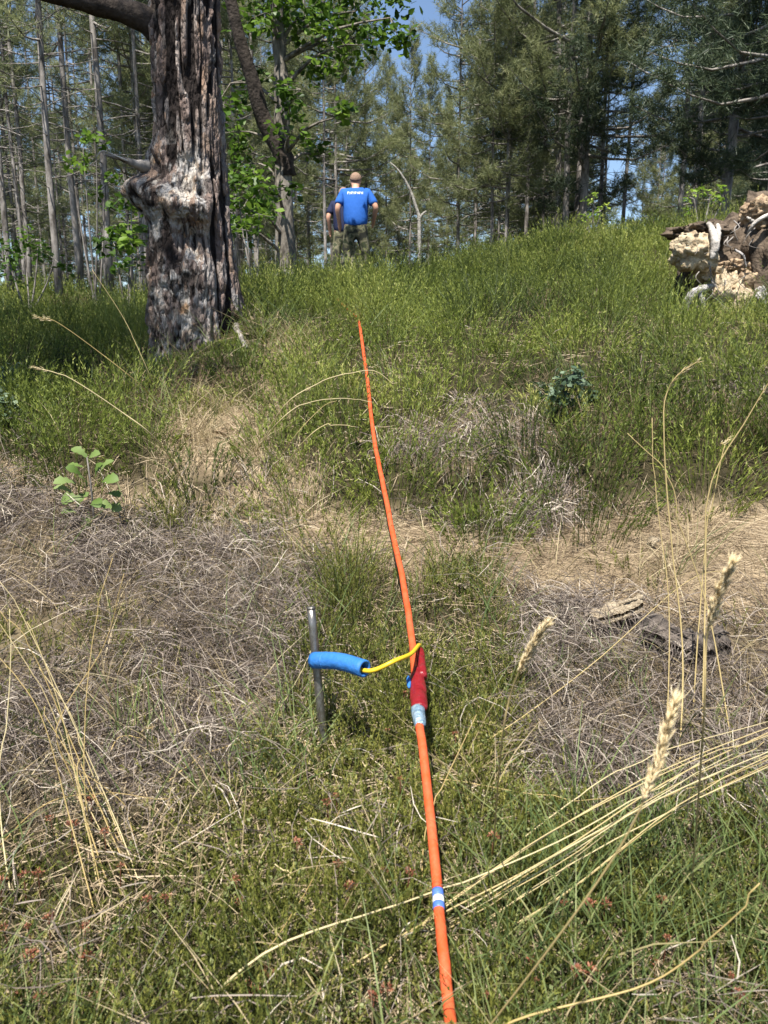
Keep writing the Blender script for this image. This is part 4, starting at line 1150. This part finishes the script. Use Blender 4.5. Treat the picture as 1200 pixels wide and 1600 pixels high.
def stump():
    Y = 4.9
    b = ground(pix(1150, 480, Y)[0], Y)
    t = thing('uprooted_stump', 'uprooted stump with tan soil and bleached roots on the heather slope', 'stump', (b[0], b[1], b[2] - .07))
    L_ = lambda u, v, dy, ru, rv, rd, sd, am, m, nm='soil_clod': lump(pix(u, v, Y + dy), (ru / FPX * Y, rd, rv / FPX * Y), sd, am, M[m], nm, t, b)
    L_(1150, 425, .34, 88, 92, .26, 1, .28, 'humus', 'soil_core')
    L_(1245, 400, .20, 90, 110, .30, 2, .26, 'humus', 'soil_core')
    L_(1086, 374, .06, 30, 24, .11, 3, .30, 'clay')
    L_(1092, 346, .14, 34, 13, .13, 4, .45, 'humus')
    L_(1132, 458, .10, 30, 38, .12, 5, .36, 'clay')
    L_(1168, 448, .10, 34, 32, .12, 6, .36, 'clay_or')
    L_(1172, 404, .12, 16, 16, .08, 7, .36, 'clay_or')
    L_(1200, 318, .14, 34, 20, .13, 8, .36, 'clay_or')
    L_(1206, 358, .10, 18, 24, .09, 9, .36, 'clay')
    L_(1140, 402, .14, 26, 11, .09, 10, .36, 'clay_or')
    L_(1196, 462, .02, 30, 26, .10, 11, .4, 'grey_root')
    L_(1108, 408, .14, 24, 13, .08, 12, .36, 'clay')
    L_(1150, 492, .02, 30, 16, .08, 13, .36, 'humus')
    def rt(P, r, m='dead_wood', nm='root'):
        P = smooth_line([pix(*p) for p in P], 14) - b; mb = MB()
        mb.tube(P + rng.normal(0, .0025 if r[0] > .008 else .0006, P.shape), np.interp(np.linspace(0, 1, 14), np.linspace(0, 1, len(r)), r), 9)
        obj(nm, mb.mesh(nm, M[m], True), t)
    rt([(1109, 330, Y), (1117, 345, Y - .06), (1119, 365, Y - .10), (1114, 384, Y - .12)], [.014, .022, .028, .012])
    rt([(1123, 331, Y), (1123, 348, Y - .06), (1120, 366, Y - .10), (1116, 378, Y - .1)], [.012, .018, .022, .012])
    rt([(1168, 352, Y), (1176, 335, Y - .05), (1190, 322, Y - .05), (1215, 312, Y - .02)], [.006, .010, .012, .014])
    rt([(1180, 328, Y - .04), (1172, 322, Y - .06), (1169, 320, Y - .06)], [.010, .008, .005])
    rt([(1072, 470, Y - .05), (1080, 445, Y - .08), (1100, 432, Y - .05), (1118, 428, Y)], [.026, .03, .024, .012], 'grey_root')
    rt([(1100, 470, Y - .06), (1098, 450, Y - .07), (1092, 435, Y - .05)], [.012, .02, .014], 'grey_root')
    rt([(1150, 372, Y + .02), (1163, 380, Y - .03), (1168, 400, Y - .02)], [.008, .007, .004], 'grey_root')
    for i in range(24):
        u = rng.uniform(1070, 1210); v = rng.uniform(325, 470)
        rt([(u, v, Y), (u + rng.uniform(-12, 12), v + 10, Y - .07), (u + rng.uniform(-20, 20), v + rng.uniform(12, 32), Y - .08)], [.0035, .0025, .001], 'twig_bark', 'rootlet')
stump()

# ------------------------------------------------------------------ bark and wood pieces lying on the near ground
M['bark_piece'] = solid_mat('dark_bark_piece', (.030, .025, .022), .9, .2, col2=(.15, .125, .105), nscale=34, stretch=(1, 1, 1), bump=1.0, bscale=60)
M['pale_wood'] = solid_mat('pale_split_wood', (.28, .215, .14), .8, .2, col2=(.52, .43, .30), nscale=40, stretch=(1, 6, 6), bump=.8, bscale=60)
def slab(name, label, a, c, wid, thick, mat, seed, cat='wood', lift=.02, splits=True):
    """a weathered piece: long, ragged-ended, rough on top"""
    a = np.asarray(a, float); c = np.asarray(c, float); b = (a + c) / 2
    b = np.array([b[0], b[1], float(H(b[0], b[1]))])
    t = thing(name, label, cat, tuple(b))
    d = c - a; L_ = np.linalg.norm(d); d /= L_; s = np.cross(d, [0, 0, 1.0]); s /= np.linalg.norm(s); up = np.cross(s, d)
    nl, nw = 34, 9
    V = []; Q = []
    for side in (1, -1):
        for i in range(nl):
            for j in range(nw):
                x = i / (nl - 1); q = j / (nw - 1) * 2 - 1
                wl = wid * (.75 + .5 * vn(x * 5, seed, 3)) * (1 - .5 * max(0, abs(x - .5) * 2 - .75) * 4 * .6)
                rag = .10 * (vn(q * 4 + 7, seed + 5, 9) - .5) * (1 if x in (0, 1) else 0)
                hgt = thick * (1 - .55 * q * q) * (1 + .8 * (vn(x * 9, q * 3 + seed, 7) - .5) + .6 * (vn(x * 26, q * 7 + seed, 8) - .5))
                V.append((a - b) + d * ((x + rag) * L_) + s * q * wl + up * (lift + (hgt if side == 1 else -.15 * thick)))
    V = np.array(V); n = nl * nw
    for i in range(nl - 1):
        for j in range(nw - 1):
            k = i * nw + j
            Q.append((k, k + 1, k + nw + 1, k + nw)); Q.append((n + k, n + k + nw, n + k + nw + 1, n + k + 1))
    for i in range(nl - 1):
        for j in (0, nw - 1):
            k = i * nw + j; Q.append((k, k + nw, n + k + nw, n + k))
    for j in range(nw - 1):
        for i in (0, nl - 1):
            k = i * nw + j; Q.append((k, n + k, n + k + 1, k + 1))
    m = MB(); m.add(V, Q); obj('wood_body', m.mesh(name + '_body', mat, True), t)
    m = MB(); m.tube(np.array([(a - b) + d * L_ * .5 + s * wid * .4 + up * (lift + thick), (a - b) + d * L_ * .75 + s * wid * .5 + up * (lift + thick * 1.1), (a - b) + d * L_ * 1.04 + s * wid * .45 + up * (lift + thick * .8)]), [.002, .004, .0015], 5)
    obj('splinter', m.mesh(name + '_splinter', mat), t)
slab('split_branch', 'pale split piece of wood lying on grey dead grass at right', at(925, 1002), at(1000, 980), .019, .028, M['pale_wood'], 2, lift=.045)
slab('bark_slab', 'dark furrowed bark piece beside the pale split wood', at(1003, 1000), at(1088, 1045), .035, .035, M['bark_piece'], 4, 'bark', lift=.03)
slab('rotten_stump', 'low dark rotten wood stub at the right of bark piece', at(1085, 1050), at(1128, 1032), .026, .045, M['bark_piece'], 6, 'stub', lift=.03)
flk = [(210, 590, .03), (228, 600, .02), (725, 640, .03), (655, 612, .02), (605, 652, .022), (285, 695, .028), (560, 700, .02), (372, 505, .03), (385, 530, .028), (345, 690, .03), (1020, 860, .02), (720, 930, .02)]
for i, (u, v, r) in enumerate(flk):
    p = at(u, v)
    m = MB(); n = 9; a = np.linspace(0, 2 * math.pi, n, endpoint=False); rr = r * (.7 + .5 * rng.uniform(0, 1, n)) * np.where(np.abs(np.cos(a)) > .5, 1.2, .7)
    top = np.stack([rr * np.cos(a), rr * np.sin(a) * .8, .012 + .006 * rng.uniform(-1, 1, n) + .3 * rr * np.sin(a)], -1)
    V = np.concatenate([top, top * [.96, .96, 1] - [0, 0, .006], [[0, 0, .016]], [[0, 0, .006]]])
    Q = [(j, n + j, n + (j + 1) % n, (j + 1) % n) for j in range(n)]; T = [(2 * n, j, (j + 1) % n) for j in range(n)] + [(2 * n + 1, n + (j + 1) % n, n + j) for j in range(n)]
    m.add(V, Q, T)
    near = ['at the left foot of the old pine', 'just right of the leftmost one by the old pine', 'standing above the grey patch right of the cable', 'above the cable bend in the heather', 'right beside the cable on the bank',
            'on the straw patch below the old pine', 'left of the cable on the bank', 'under the bleached root of the old pine', 'below the bleached root', 'on the right of the straw patch', 'on the path by the tall grass', 'on the path right of the cable'][i]
    o = obj('bark_flake', m.mesh('bark_flake', M['pale_wood'] if i % 3 else M['clay_or'])); o.location = p + [0, 0, .015]; o.rotation_euler = (0, 0, rng.uniform(0, 6))
    tag(o, 'small pale flake of bark ' + near, 'bark', 'bark flakes')

# ------------------------------------------------------------------ single tall grass stems
def grass_stem(P, r, label, group=None, head=None, name='straw_plant', tint=.6, leaf=False):
    """P: world points from foot to tip; head: share of the length that carries seeds"""
    P = [np.asarray(p, float) for p in P]
    kf = 0.0 if (head and head[2] > 100) else 1.0
    P = [P[0]] + [p + rng.normal(0, .006, 3) * kf for p in P[1:-1]] + [P[-1]]
    P = smooth_line(P, 26)
    kn = np.cumsum((rng.uniform(0, 1, 26) < .16)[:, None] * rng.normal(0, .010, (26, 3)), axis=0) * kf; P = P + kn * np.linspace(0, 1, 26)[:, None] * .5
    b = P[0].copy()
    t = thing(name, label, 'grass', tuple(b), group)
    m = MB(); m.tube(P - b, np.linspace(r, r * .45, 26), 6, tint=tint)
    obj('stalk', m.mesh('stalk', M['stem'], True), t)
    if head:
        hl, hw, n = head
        m = MB(); L_ = np.linalg.norm(np.diff(P, axis=0), axis=1); cum = np.concatenate([[0], np.cumsum(L_)])
        s = cum[-1] - hl * rng.uniform(0, 1, n)
        c = np.stack([np.interp(s, cum, P[:, k]) for k in range(3)], -1) - b
        ax = P[-1] - P[-4]; ax /= np.linalg.norm(ax)
        d = ax * 1.0 + unit(n) * .32; d /= np.linalg.norm(d, axis=1)[:, None]
        q = (cum[-1] - s) / hl
        c = c + unit(n) * (hw * np.sin(np.clip(q, .08, .95) * math.pi) ** .7 * rng.uniform(.1, 1, n))[:, None]
        sd = np.cross(d, unit(n)); sd /= np.linalg.norm(sd, axis=1)[:, None]; sd2 = np.cross(sd, d)
        l = .015 * rng.uniform(.5, 1.5, n)[:, None]; w_ = .0006
        V = np.stack([c, c + d * l * .4 + sd * w_, c + d * l * .4 + sd2 * w_, c + d * l * .4 - sd * w_, c + d * l * .4 - sd2 * w_, c + d * l], 1).reshape(-1, 3)
        bb = np.arange(n)[:, None] * 6
        T = np.concatenate([bb + [0, 1, 2], bb + [0, 2, 3], bb + [0, 3, 4], bb + [0, 4, 1], bb + [5, 2, 1], bb + [5, 3, 2], bb + [5, 4, 3], bb + [5, 1, 4]])
        m.add(V, None, T, np.repeat(rng.uniform(.1, 1, n), 6))
        obj('seed_head', m.mesh('seed_head', M['seed']), t)
    return t
def foot(u, v): 
    p = at(u, v); return p - [0, 0, .02]
def st(pts, r, label, group=None, head=None, **k):
    """pts: first is the foot (u, v) on the ground, the others (u, v, distance)"""
    f = foot(*pts[0]); return grass_stem([f] + [pix(*p) for p in pts[1:]], r, label, group, head, **k)
st([(1062, 1215), (1050, 1000, 1.36), (1036, 800, 1.40), (1020, 650, 1.42), (1034, 600, 1.42), (1073, 566, 1.40)], .0017, 'tall dry grass stem with hooked top at right', head=(.06, .002, 10))
st([(1150, 1190), (1105, 960, 1.40), (1060, 820, 1.42), (1035, 740, 1.42), (975, 672, 1.44)], .0014, 'dry stem leaning left across the hooked tall stem')
st([(1098, 1150), (1100, 930, 1.45), (1112, 760, 1.48), (1150, 650, 1.48), (1205, 580, 1.46)], .0017, 'tall dry grass stem bowing right toward the photo edge', head=(.06, .002, 10))
st([(1082, 1130), (1100, 870, 1.5), (1118, 720, 1.52), (1132, 672, 1.52)], .0014, 'short upright dry stem beside the right-bowing one', head=(.04, .003, 16))
st([(1042, 1180), (1042, 950, 1.40), (1028, 760, 1.44), (1024, 650, 1.46)], .0012, 'thin straight stem just behind the hooked tall stem')
# plumed heads close to the lens
st([(770, 1330), (782, 1180, .80), (798, 1085, .76), (826, 1020, .73), (852, 978, .70)], .0012, 'pale plumed grass head close to the camera, right of the red sleeve', head=(.085, .0044, 420))
st([(1080, 1400), (1098, 1150, .72), (1104, 1000, .70), (1122, 930, .68), (1142, 885, .66)], .0012, 'pale plumed grass head near the camera, uppermost at right', head=(.08, .0044, 420))
st([(720, 1640), (860, 1480, .66), (965, 1330, .62), (1018, 1220, .60), (1054, 1100, .58)], .0012, 'long plumed grass head sweeping up from below, nearest the camera', head=(.11, .0042, 520))
# the slanting bundle behind the cable
gB = 'slanting bundle of straw stems'
lB = 'straw coloured stem in the slanting bundle that crosses the orange cable'
B0 = at(430, 1590)
for i in range(11):
    f = np.array([B0[0] + rng.normal(0, .03), B0[1] + rng.normal(0, .02), 0]); f[2] = H(f[0], f[1]) - .02
    dv = (i - 5) * 9 + rng.normal(0, 8); w = rng.normal(0, 10)
    grass_stem([f, pix(560, 1540 + dv * .5, .84), pix(690, 1455 + dv, .91), pix(860, 1360 + dv * 1.1 + w, .96), pix(1040, 1245 + dv * .75, 1.02), pix(1215 + rng.uniform(-20, 60), 1150 + dv * .5 - w, 1.06)],
               .0012 * rng.uniform(.75, 1.2), lB, gB, tint=float(rng.uniform(.35, 1)))
st([(230, 1640), (420, 1500, .80), (600, 1425, .88), (720, 1385, .92), (900, 1290, 1.0), (1080, 1180, 1.1)], .0016, 'long pale stem running low from bottom left to behind cable band', tint=.95)
st([(690, 1640), (800, 1590, .74), (980, 1545, .74), (1100, 1480, .72), (1210, 1385, .70)], .0016, 'thick straw stem curving across the bottom right corner', tint=.5)
st([(280, 1610), (330, 1560, .80), (450, 1430, .88), (560, 1240, 1.1)], .0010, 'thin brown stem rising from bottom left toward the stake', tint=.3)
st([(660, 1440), (672, 1330, 1.0), (690, 1260, 1.03), (742, 1120, 1.1)], .0014, 'green stem standing in front of the cable below the sleeve', tint=.4)
st([(600, 1230), (700, 1225, 1.2), (850, 1250, 1.15), (960, 1240, 1.12)], .0010, 'thin horizontal yellow stem right of the cable', tint=.5)
st([(770, 1330), (870, 1270, 1.10), (1000, 1190, 1.15), (1200, 1125, 1.2)], .0012, 'single pale stem above the slanting bundle', tint=.9)
st([(700, 1180), (800, 1130, 1.30), (930, 1030, 1.4), (1080, 905, 1.5), (1150, 890, 1.52)], .0011, 'thin yellow stem pointing at the uppermost plume', tint=.6)
# fan of stems at left
gL = 'fan of straw stems at left'
lL = 'straw coloured stem in the fan of dry grass at left'
fan = [[(232, 1420), (150, 1250, 1.12), (70, 1080, 1.16), (-15, 930, 1.2)], [(240, 1430), (170, 1270, 1.1), (80, 1060, 1.16), (5, 905, 1.2)], [(225, 1410), (120, 1180, 1.15), (40, 1010, 1.2), (-10, 960, 1.22)],
       [(170, 1500), (140, 1300, 1.08), (90, 1090, 1.14), (45, 940, 1.18)], [(175, 1520), (120, 1290, 1.06), (60, 1120, 1.1), (-10, 1010, 1.15)], [(250, 1450), (200, 1320, 1.1), (150, 1200, 1.14), (90, 1110, 1.18)],
       [(200, 1440), (150, 1340, 1.08), (130, 1200, 1.12), (145, 1000, 1.2), (170, 880, 1.25)], [(190, 1440), (120, 1230, 1.12), (90, 1130, 1.15), (150, 1010, 1.2), (190, 905, 1.22)],
       [(260, 1460), (190, 1310, 1.1), (110, 1140, 1.16), (60, 1050, 1.2)], [(180, 1560), (165, 1400, 1.0), (130, 1230, 1.06), (125, 1190, 1.08)], [(20, 1420), (6, 1250, 1.1), (0, 1050, 1.15), (4, 950, 1.18)],
       [(245, 1440), (205, 1300, 1.1), (180, 1250, 1.12), (95, 1180, 1.15)]]
for p in fan: st(p, .0011 * rng.uniform(.8, 1.2), lL, gL, tint=float(rng.uniform(.3, 1)))
st([(-20, 1330), (60, 1265, 1.1), (150, 1240, 1.12), (270, 1260, 1.12)], .0011, 'stem drooping low to the right at the left edge', tint=.3)
st([(200, 1270), (300, 1195, 1.25), (400, 1168, 1.3), (455, 1168, 1.3), (500, 1198, 1.27)], .0013, 'stem with bowed tan seed head left of the stake foot', head=(.05, .0035, 40), tint=.5)
st([(150, 1230), (190, 1165, 1.3), (225, 1156, 1.3), (265, 1168, 1.28)], .0012, 'small stem with bowed tan head in the grey brush', head=(.04, .003, 26), tint=.4)
st([(340, 1250), (400, 1150, 1.36), (470, 1040, 1.5), (490, 1010, 1.52)], .0010, 'thin stem leaning toward the top of the stake', tint=.9)
st([(480, 1400), (450, 1358, .98), (415, 1346, .99)], .0022, 'short thick pale green blade lying left of the cable', tint=.8, name='straw_plant')
# arching stems on the bank
st([(285, 745), (240, 690, 2.1), (180, 635, 2.05), (110, 592, 2.02), (52, 574, 2.0)], .0020, 'long arching straw stem bending left over the seedling', head=(.05, .004, 24), tint=.9)
st([(255, 640), (220, 600, 2.6), (150, 540, 2.5), (90, 497, 2.45), (66, 494, 2.42)], .0018, 'stem with a shaggy drooping head left of the old pine', head=(.06, .014, 40), tint=.5)
st([(265, 650), (235, 585, 2.8), (190, 500, 2.8), (140, 415, 2.8)], .0014, 'thin straight stem leaning left before the old pine', tint=.7)
gA = 'arching stems left of the cable on the bank'
st([(400, 700), (440, 640, 2.4), (490, 600, 2.4), (540, 583, 2.4), (580, 583, 2.4), (615, 603, 2.4)], .0018, 'uppermost arching pale stem that crosses the cable on the bank', gA, tint=.9)
st([(395, 705), (430, 665, 2.3), (480, 630, 2.3), (530, 619, 2.3), (572, 624, 2.3)], .0017, 'second arching pale stem below the uppermost one', gA, tint=.9)
st([(430, 750), (470, 690, 2.2), (510, 662, 2.2), (555, 654, 2.2)], .0016, 'lowest arching pale stem reaching right to the cable', gA, tint=.8)
st([(420, 740), (450, 690, 2.25), (500, 640, 2.25), (530, 622, 2.25)], .0012, 'short faint arching stem under the second one', gA, tint=.6)

# rust-coloured dried flower heads in the foreground
gF = 'rust flower heads'
fl = [(5, 1400), (8, 1480), (40, 1395), (62, 1385), (50, 1515), (45, 1470), (80, 1300), (115, 1310), (165, 1320), (145, 1270), (190, 1375), (260, 1425), (232, 1430), (140, 1520), (65, 1590), (25, 1585), (150, 1585),
      (80, 1465), (135, 1470), (605, 1150), (632, 1092), (510, 1275), (525, 1260), (530, 1375), (545, 1405), (552, 1412), (600, 1385), (640, 1390), (370, 1400), (375, 1430), (465, 1335), (770, 1330), (712, 1160), (625, 1230), (920, 1435),
      (945, 1435), (1032, 1430), (835, 1555), (830, 1530), (900, 1545), (920, 1545), (1020, 1525), (1155, 1580), (1140, 1555), (585, 1590), (605, 1575), (400, 1590), (760, 1580), (880, 1430), (1040, 1490), (420, 1555), (390, 1570)]
FM = []
for i in range(5):
    m = MB(); n = 36
    d = unit(n); d[:, 2] = np.abs(d[:, 2]) * .8 + .1
    c = d * rng.uniform(.0015, .006, n)[:, None]; s = np.cross(d, unit(n)); s /= np.linalg.norm(s, axis=1)[:, None]
    l = rng.uniform(.003, .006, n)[:, None]
    V = np.stack([c, c + d * l * .5 + s * .0013, c + d * l, c + d * l * .5 - s * .0013], 1).reshape(-1, 3)
    m.add(V, np.arange(n)[:, None] * 4 + np.arange(4)[None, :], None, np.repeat(rng.uniform(0, 1, n), 4))
    fm = m.mesh('flower_cluster', M['rust'])
    m = MB(); m.tube(smooth_line([[0, 0, -.09], [.004, 0, -.04], [0, 0, 0]], 5), .0008, 5, tint=.1); FM.append((fm, m.mesh('flower_stalk', M['rust'])))
for i, (u, v) in enumerate(fl):
    p = at(u, min(v + 30, 1640)); h = rng.uniform(.05, .085)
    fm, sm = FM[i % 5]
    g = pix(u, v, p[1]); 
    zone = 'in the bottom left corner' if u < 280 else ('near the stake and tape-marked cable' if u < 720 and v < 1450 else ('at the bottom middle beside the cable' if u < 800 else 'under the slanting bundle at bottom right'))
    o = thing('dried_flower', 'small rust red dried flower head ' + zone, 'flower', (g[0], g[1], p[2]), gF, float(rng.uniform(0, 6)))
    hh = max(.05, min(.11, g[2] - p[2])) 
    for nm, me in (('flower_head', fm), ('stalk', sm)):
        c = obj(nm, me, o); c.location = (0, 0, hh)
        if nm == 'flower_head': s_ = float(rng.uniform(.6, 1.25)); c.scale = (s_, s_, s_)

# ------------------------------------------------------------------ two people walking away
M['skin'] = solid_mat('skin', (.50, .27, .18), .55, .35, col2=(.56, .31, .21), nscale=6)
M['hair'] = solid_mat('short_brown_hair', (.24, .16, .115), .85, .15, col2=(.30, .20, .145), nscale=60, bump=.6, bscale=120)
M['blue_shirt'] = solid_mat('royal_blue_cotton', (.020, .10, .38), .85, .2, col2=(.026, .115, .42), nscale=8, bump=.25, bscale=18)
M['navy_shirt'] = solid_mat('navy_cotton', (.012, .016, .045), .85, .2, col2=(.02, .025, .06), nscale=8, bump=.3, bscale=20)
M['white_print'] = solid_mat('white_print', (.78, .80, .82), .7, .3)
M['boot'] = solid_mat('dark_boot', (.03, .024, .02), .6, .4, bump=.3)
def camo():
    m, nt, out = new_mat('camouflage_cloth')
    p = nt.nodes.new('ShaderNodeBsdfPrincipled'); p.inputs['Roughness'].default_value = .9
    tc = nt.nodes.new('ShaderNodeTexCoord'); n = nt.nodes.new('ShaderNodeTexNoise'); n.inputs['Scale'].default_value = 9; n.inputs['Detail'].default_value = 2
    nt.links.new(tc.outputs['Object'], n.inputs['Vector'])
    r = ramp(nt, [(.40, (.03, .03, .02)), (.47, (.11, .105, .055)), (.54, (.20, .18, .11)), (.60, (.055, .065, .03))]); r.color_ramp.interpolation = 'CONSTANT'
    nt.links.new(n.outputs[0], r.inputs[0]); nt.links.new(r.outputs[0], p.inputs['Base Color']); nt.links.new(p.outputs[0], out.inputs[0])
    return m
M['camo'] = camo()
def skinned(name, verts, edges, radii, mat, parent, root=0, sub=2):
    me = bpy.data.meshes.new(name); me.from_pydata([tuple(v) for v in verts], edges, [])
    o = obj(name, me, parent); me.materials.append(mat)
    sk = o.modifiers.new('skin', 'SKIN'); sk.use_smooth_shade = True
    if not me.skin_vertices: me.skin_vertices.new()
    for i, r in enumerate(radii):
        sv = me.skin_vertices[0].data[i]; sv.radius = (r, r) if np.isscalar(r) else r; sv.use_root = (i == root); sv.use_loose = False
    ss = o.modifiers.new('smooth', 'SUBSURF'); ss.levels = sub; ss.render_levels = sub
    return o
def person(u, y, shirt, label, k=1.0, stride=1, text=False, rz=0.0):
    g = ground(pix(u, 400, y)[0], y)
    t = thing('person', label, 'person', (g[0], g[1], g[2] - .01)); t.scale = (k * 1.06, k, k); t.rotation_euler = (0, 0, rz)
    s = stride
    J = dict(pel=(0, 0, .97), wai=(0, .02, 1.12), che=(0, .07, 1.33), nkb=(0, .10, 1.47), nk=(0, .13, 1.54), hd=(0, .165, 1.635), cr=(0, .175, 1.71), nose=(0, .275, 1.62), earl=(-.088, .16, 1.63), earr=(.088, .16, 1.63),
             shl=(-.19, .08, 1.43), ell=(-.27, -.01, 1.19), wrl=(-.245, .07, .97), shr=(.19, .08, 1.43), elr=(.31, .0, 1.20), wrr=(.27, .14, 1.02),
             hl=(-.10, 0, .90), knl=(-.14, .05 * s + .03, .50), anl=(-.15, -.06 * s, .10), hr=(.10, 0, .90), knr=(.15, .10 - .05 * s, .50), anr=(.16, .03 + .10 * s, .10),
             tol=(-.13, .10 - .06 * s, .05), tor=(.13, .20 + .08 * s, .05))
    rad = dict(pel=(.155, .12), wai=(.15, .115), che=(.165, .12), nkb=.07, nk=.055, hd=(.078, .092), cr=.06, nose=.014, earl=.016, earr=.016, shl=.07, ell=.045, wrl=.030, shr=.07, elr=.045, wrr=.030,
               hl=.085, knl=.06, anl=.04, hr=.085, knr=.06, anr=.04, tol=.035, tor=.035)
    ed = [('pel', 'wai'), ('wai', 'che'), ('che', 'nkb'), ('nkb', 'nk'), ('nk', 'hd'), ('hd', 'cr'), ('hd', 'nose'), ('hd', 'earl'), ('hd', 'earr'), ('che', 'shl'), ('shl', 'ell'), ('ell', 'wrl'), ('che', 'shr'), ('shr', 'elr'), ('elr', 'wrr'),
          ('pel', 'hl'), ('hl', 'knl'), ('knl', 'anl'), ('anl', 'tol'), ('pel', 'hr'), ('hr', 'knr'), ('knr', 'anr'), ('anr', 'tor')]
    for sd_, sg in (('l', -1), ('r', 1)):
        w = np.array(J['wr' + sd_]); f = np.array([0, .35, -.94]) if sd_ == 'l' else np.array([-.15, .75, -.6]); f = f / np.linalg.norm(f)
        pm = w + f * .075; J['pm' + sd_] = tuple(pm); rad['pm' + sd_] = (.032, .020); ed.append(('wr' + sd_, 'pm' + sd_))
        for q in range(4):
            o_ = np.array([0, (q - 1.5) * .017, 0]); k1 = pm + f * .04 + o_; k2 = k1 + f * (.03 - .004 * abs(q - 1.5)) + np.array([-sg * .012, 0, 0])
            J['f%s%d' % (sd_, q)] = tuple(k1); J['g%s%d' % (sd_, q)] = tuple(k2); rad['f%s%d' % (sd_, q)] = .009; rad['g%s%d' % (sd_, q)] = .007
            ed += [('pm' + sd_, 'f%s%d' % (sd_, q)), ('f%s%d' % (sd_, q), 'g%s%d' % (sd_, q))]
        J['th' + sd_] = tuple(w + f * .06 + np.array([-sg * .01, .045, 0])); rad['th' + sd_] = .010; ed.append(('wr' + sd_, 'th' + sd_))
    nm = list(J); ix = {n_: i for i, n_ in enumerate(nm)}
    skinned('body', [J[n_] for n_ in nm], [(ix[a], ix[b]) for a, b in ed], [rad[n_] for n_ in nm], M['skin'], t, 0)
    # shirt
    sv = [(0, -.01, .84), (0, .02, 1.08), (0, .06, 1.32), (0, .09, 1.46), J['shl'], (-.235, .03, 1.30), (-.255, .005, 1.235), J['shr'], (.255, .04, 1.30), (.285, .02, 1.235)]
    sh = skinned('shirt', sv, [(0, 1), (1, 2), (2, 3), (2, 4), (4, 5), (5, 6), (2, 7), (7, 8), (8, 9)], [(.195, .155), (.20, .16), (.205, .155), (.095, .08), .088, .078, .076, .088, .078, .076], shirt, t, 0)
    # trousers
    tv = [(0, 0, 1.03), (0, 0, .90), (-.105, .01, .80), J['knl'], (J['anl'][0], J['anl'][1], .12), (.105, .01, .80), J['knr'], (J['anr'][0], J['anr'][1], .12)]
    skinned('trousers', tv, [(0, 1), (1, 2), (2, 3), (3, 4), (1, 5), (5, 6), (6, 7)], [(.165, .135), (.16, .135), .098, .078, .068, .098, .078, .068], M['camo'], t, 0)
    for sd_ in 'lr':
        a, b_ = np.array(J['an' + sd_]), np.array(J['to' + sd_])
        skinned('boot', [a + [0, 0, .10], a + [0, -.01, -.03], (a + b_) / 2 + [0, 0, -.02], b_], [(0, 1), (1, 2), (2, 3)], [.055, .055, .048, .04], M['boot'], t, 0)
    # short hair: a cap over the crown and back of the head
    a = np.linspace(0, 2 * math.pi, 24, endpoint=False); V = []; nb_ = 10
    for i in range(nb_):
        for q in a:
            low = R(np.interp(math.cos(q - math.pi * 1.5), [-1, 1], [62, 112]))      # lower at the back
            ph = low * i / (nb_ - 1) + .01
            V.append((.090 * math.sin(ph) * math.cos(q), .165 + .104 * math.sin(ph) * math.sin(q), 1.655 + .108 * math.cos(ph)))
    Q = [(i * 24 + j, (i + 1) * 24 + j, (i + 1) * 24 + (j + 1) % 24, i * 24 + (j + 1) % 24) for i in range(nb_ - 1) for j in range(24)]
    m = MB(); m.add(V, Q); o = obj('hair', m.mesh('hair', M['hair'], True), t)
    sm = o.modifiers.new('thick', 'SOLIDIFY'); sm.thickness = .008
    if text:
        m = MB()
        # worn white lettering over the shoulder blades: separate letter strokes along an arc
        xs = np.linspace(-.105, .105, 8)
        for i, x_ in enumerate(xs):
            z_ = 1.435 - .35 * x_ * x_
            def bar(x0, z0, x1, z1):
                yb = lambda xx, zz_: -.082 + (1.40 - zz_) * -.28 + .9 * xx * xx
                w_ = .0032; d = np.array([x1 - x0, z1 - z0]); d /= np.linalg.norm(d); nn = np.array([-d[1], d[0]]) * w_
                V = [(x0 + nn[0], yb(x0, z0), z0 + nn[1]), (x1 + nn[0], yb(x1, z1), z1 + nn[1]), (x1 - nn[0], yb(x1, z1), z1 - nn[1]), (x0 - nn[0], yb(x0, z0), z0 - nn[1])]
                m.add(np.array(V), [(0, 1, 2, 3)])
            bar(x_ - .009, z_ - .022, x_ - .009, z_ + .022)
            if i % 2 == 0: bar(x_ - .009, z_ + .02, x_ + .009, z_ + .02); bar(x_ - .009, z_, x_ + .007, z_)
            else: bar(x_ + .008, z_ - .022, x_ + .008, z_ + .022)
        bp = obj('back_print', m.mesh('back_print', M['white_print']), sh)
        sw = bp.modifiers.new('fit', 'SHRINKWRAP'); sw.target = sh; sw.wrap_method = 'NEAREST_SURFACEPOINT'; sw.wrap_mode = 'ABOVE_SURFACE'; sw.offset = .004
    return t
person(556, 13.0, M['blue_shirt'], 'person in royal blue T-shirt and camouflage trousers walking away uphill', 1.0, 1, True)
person(537, 15.2, M['navy_shirt'], 'person in dark navy top half hidden behind the one in blue', .98, -1)

# ground cover last
cover()
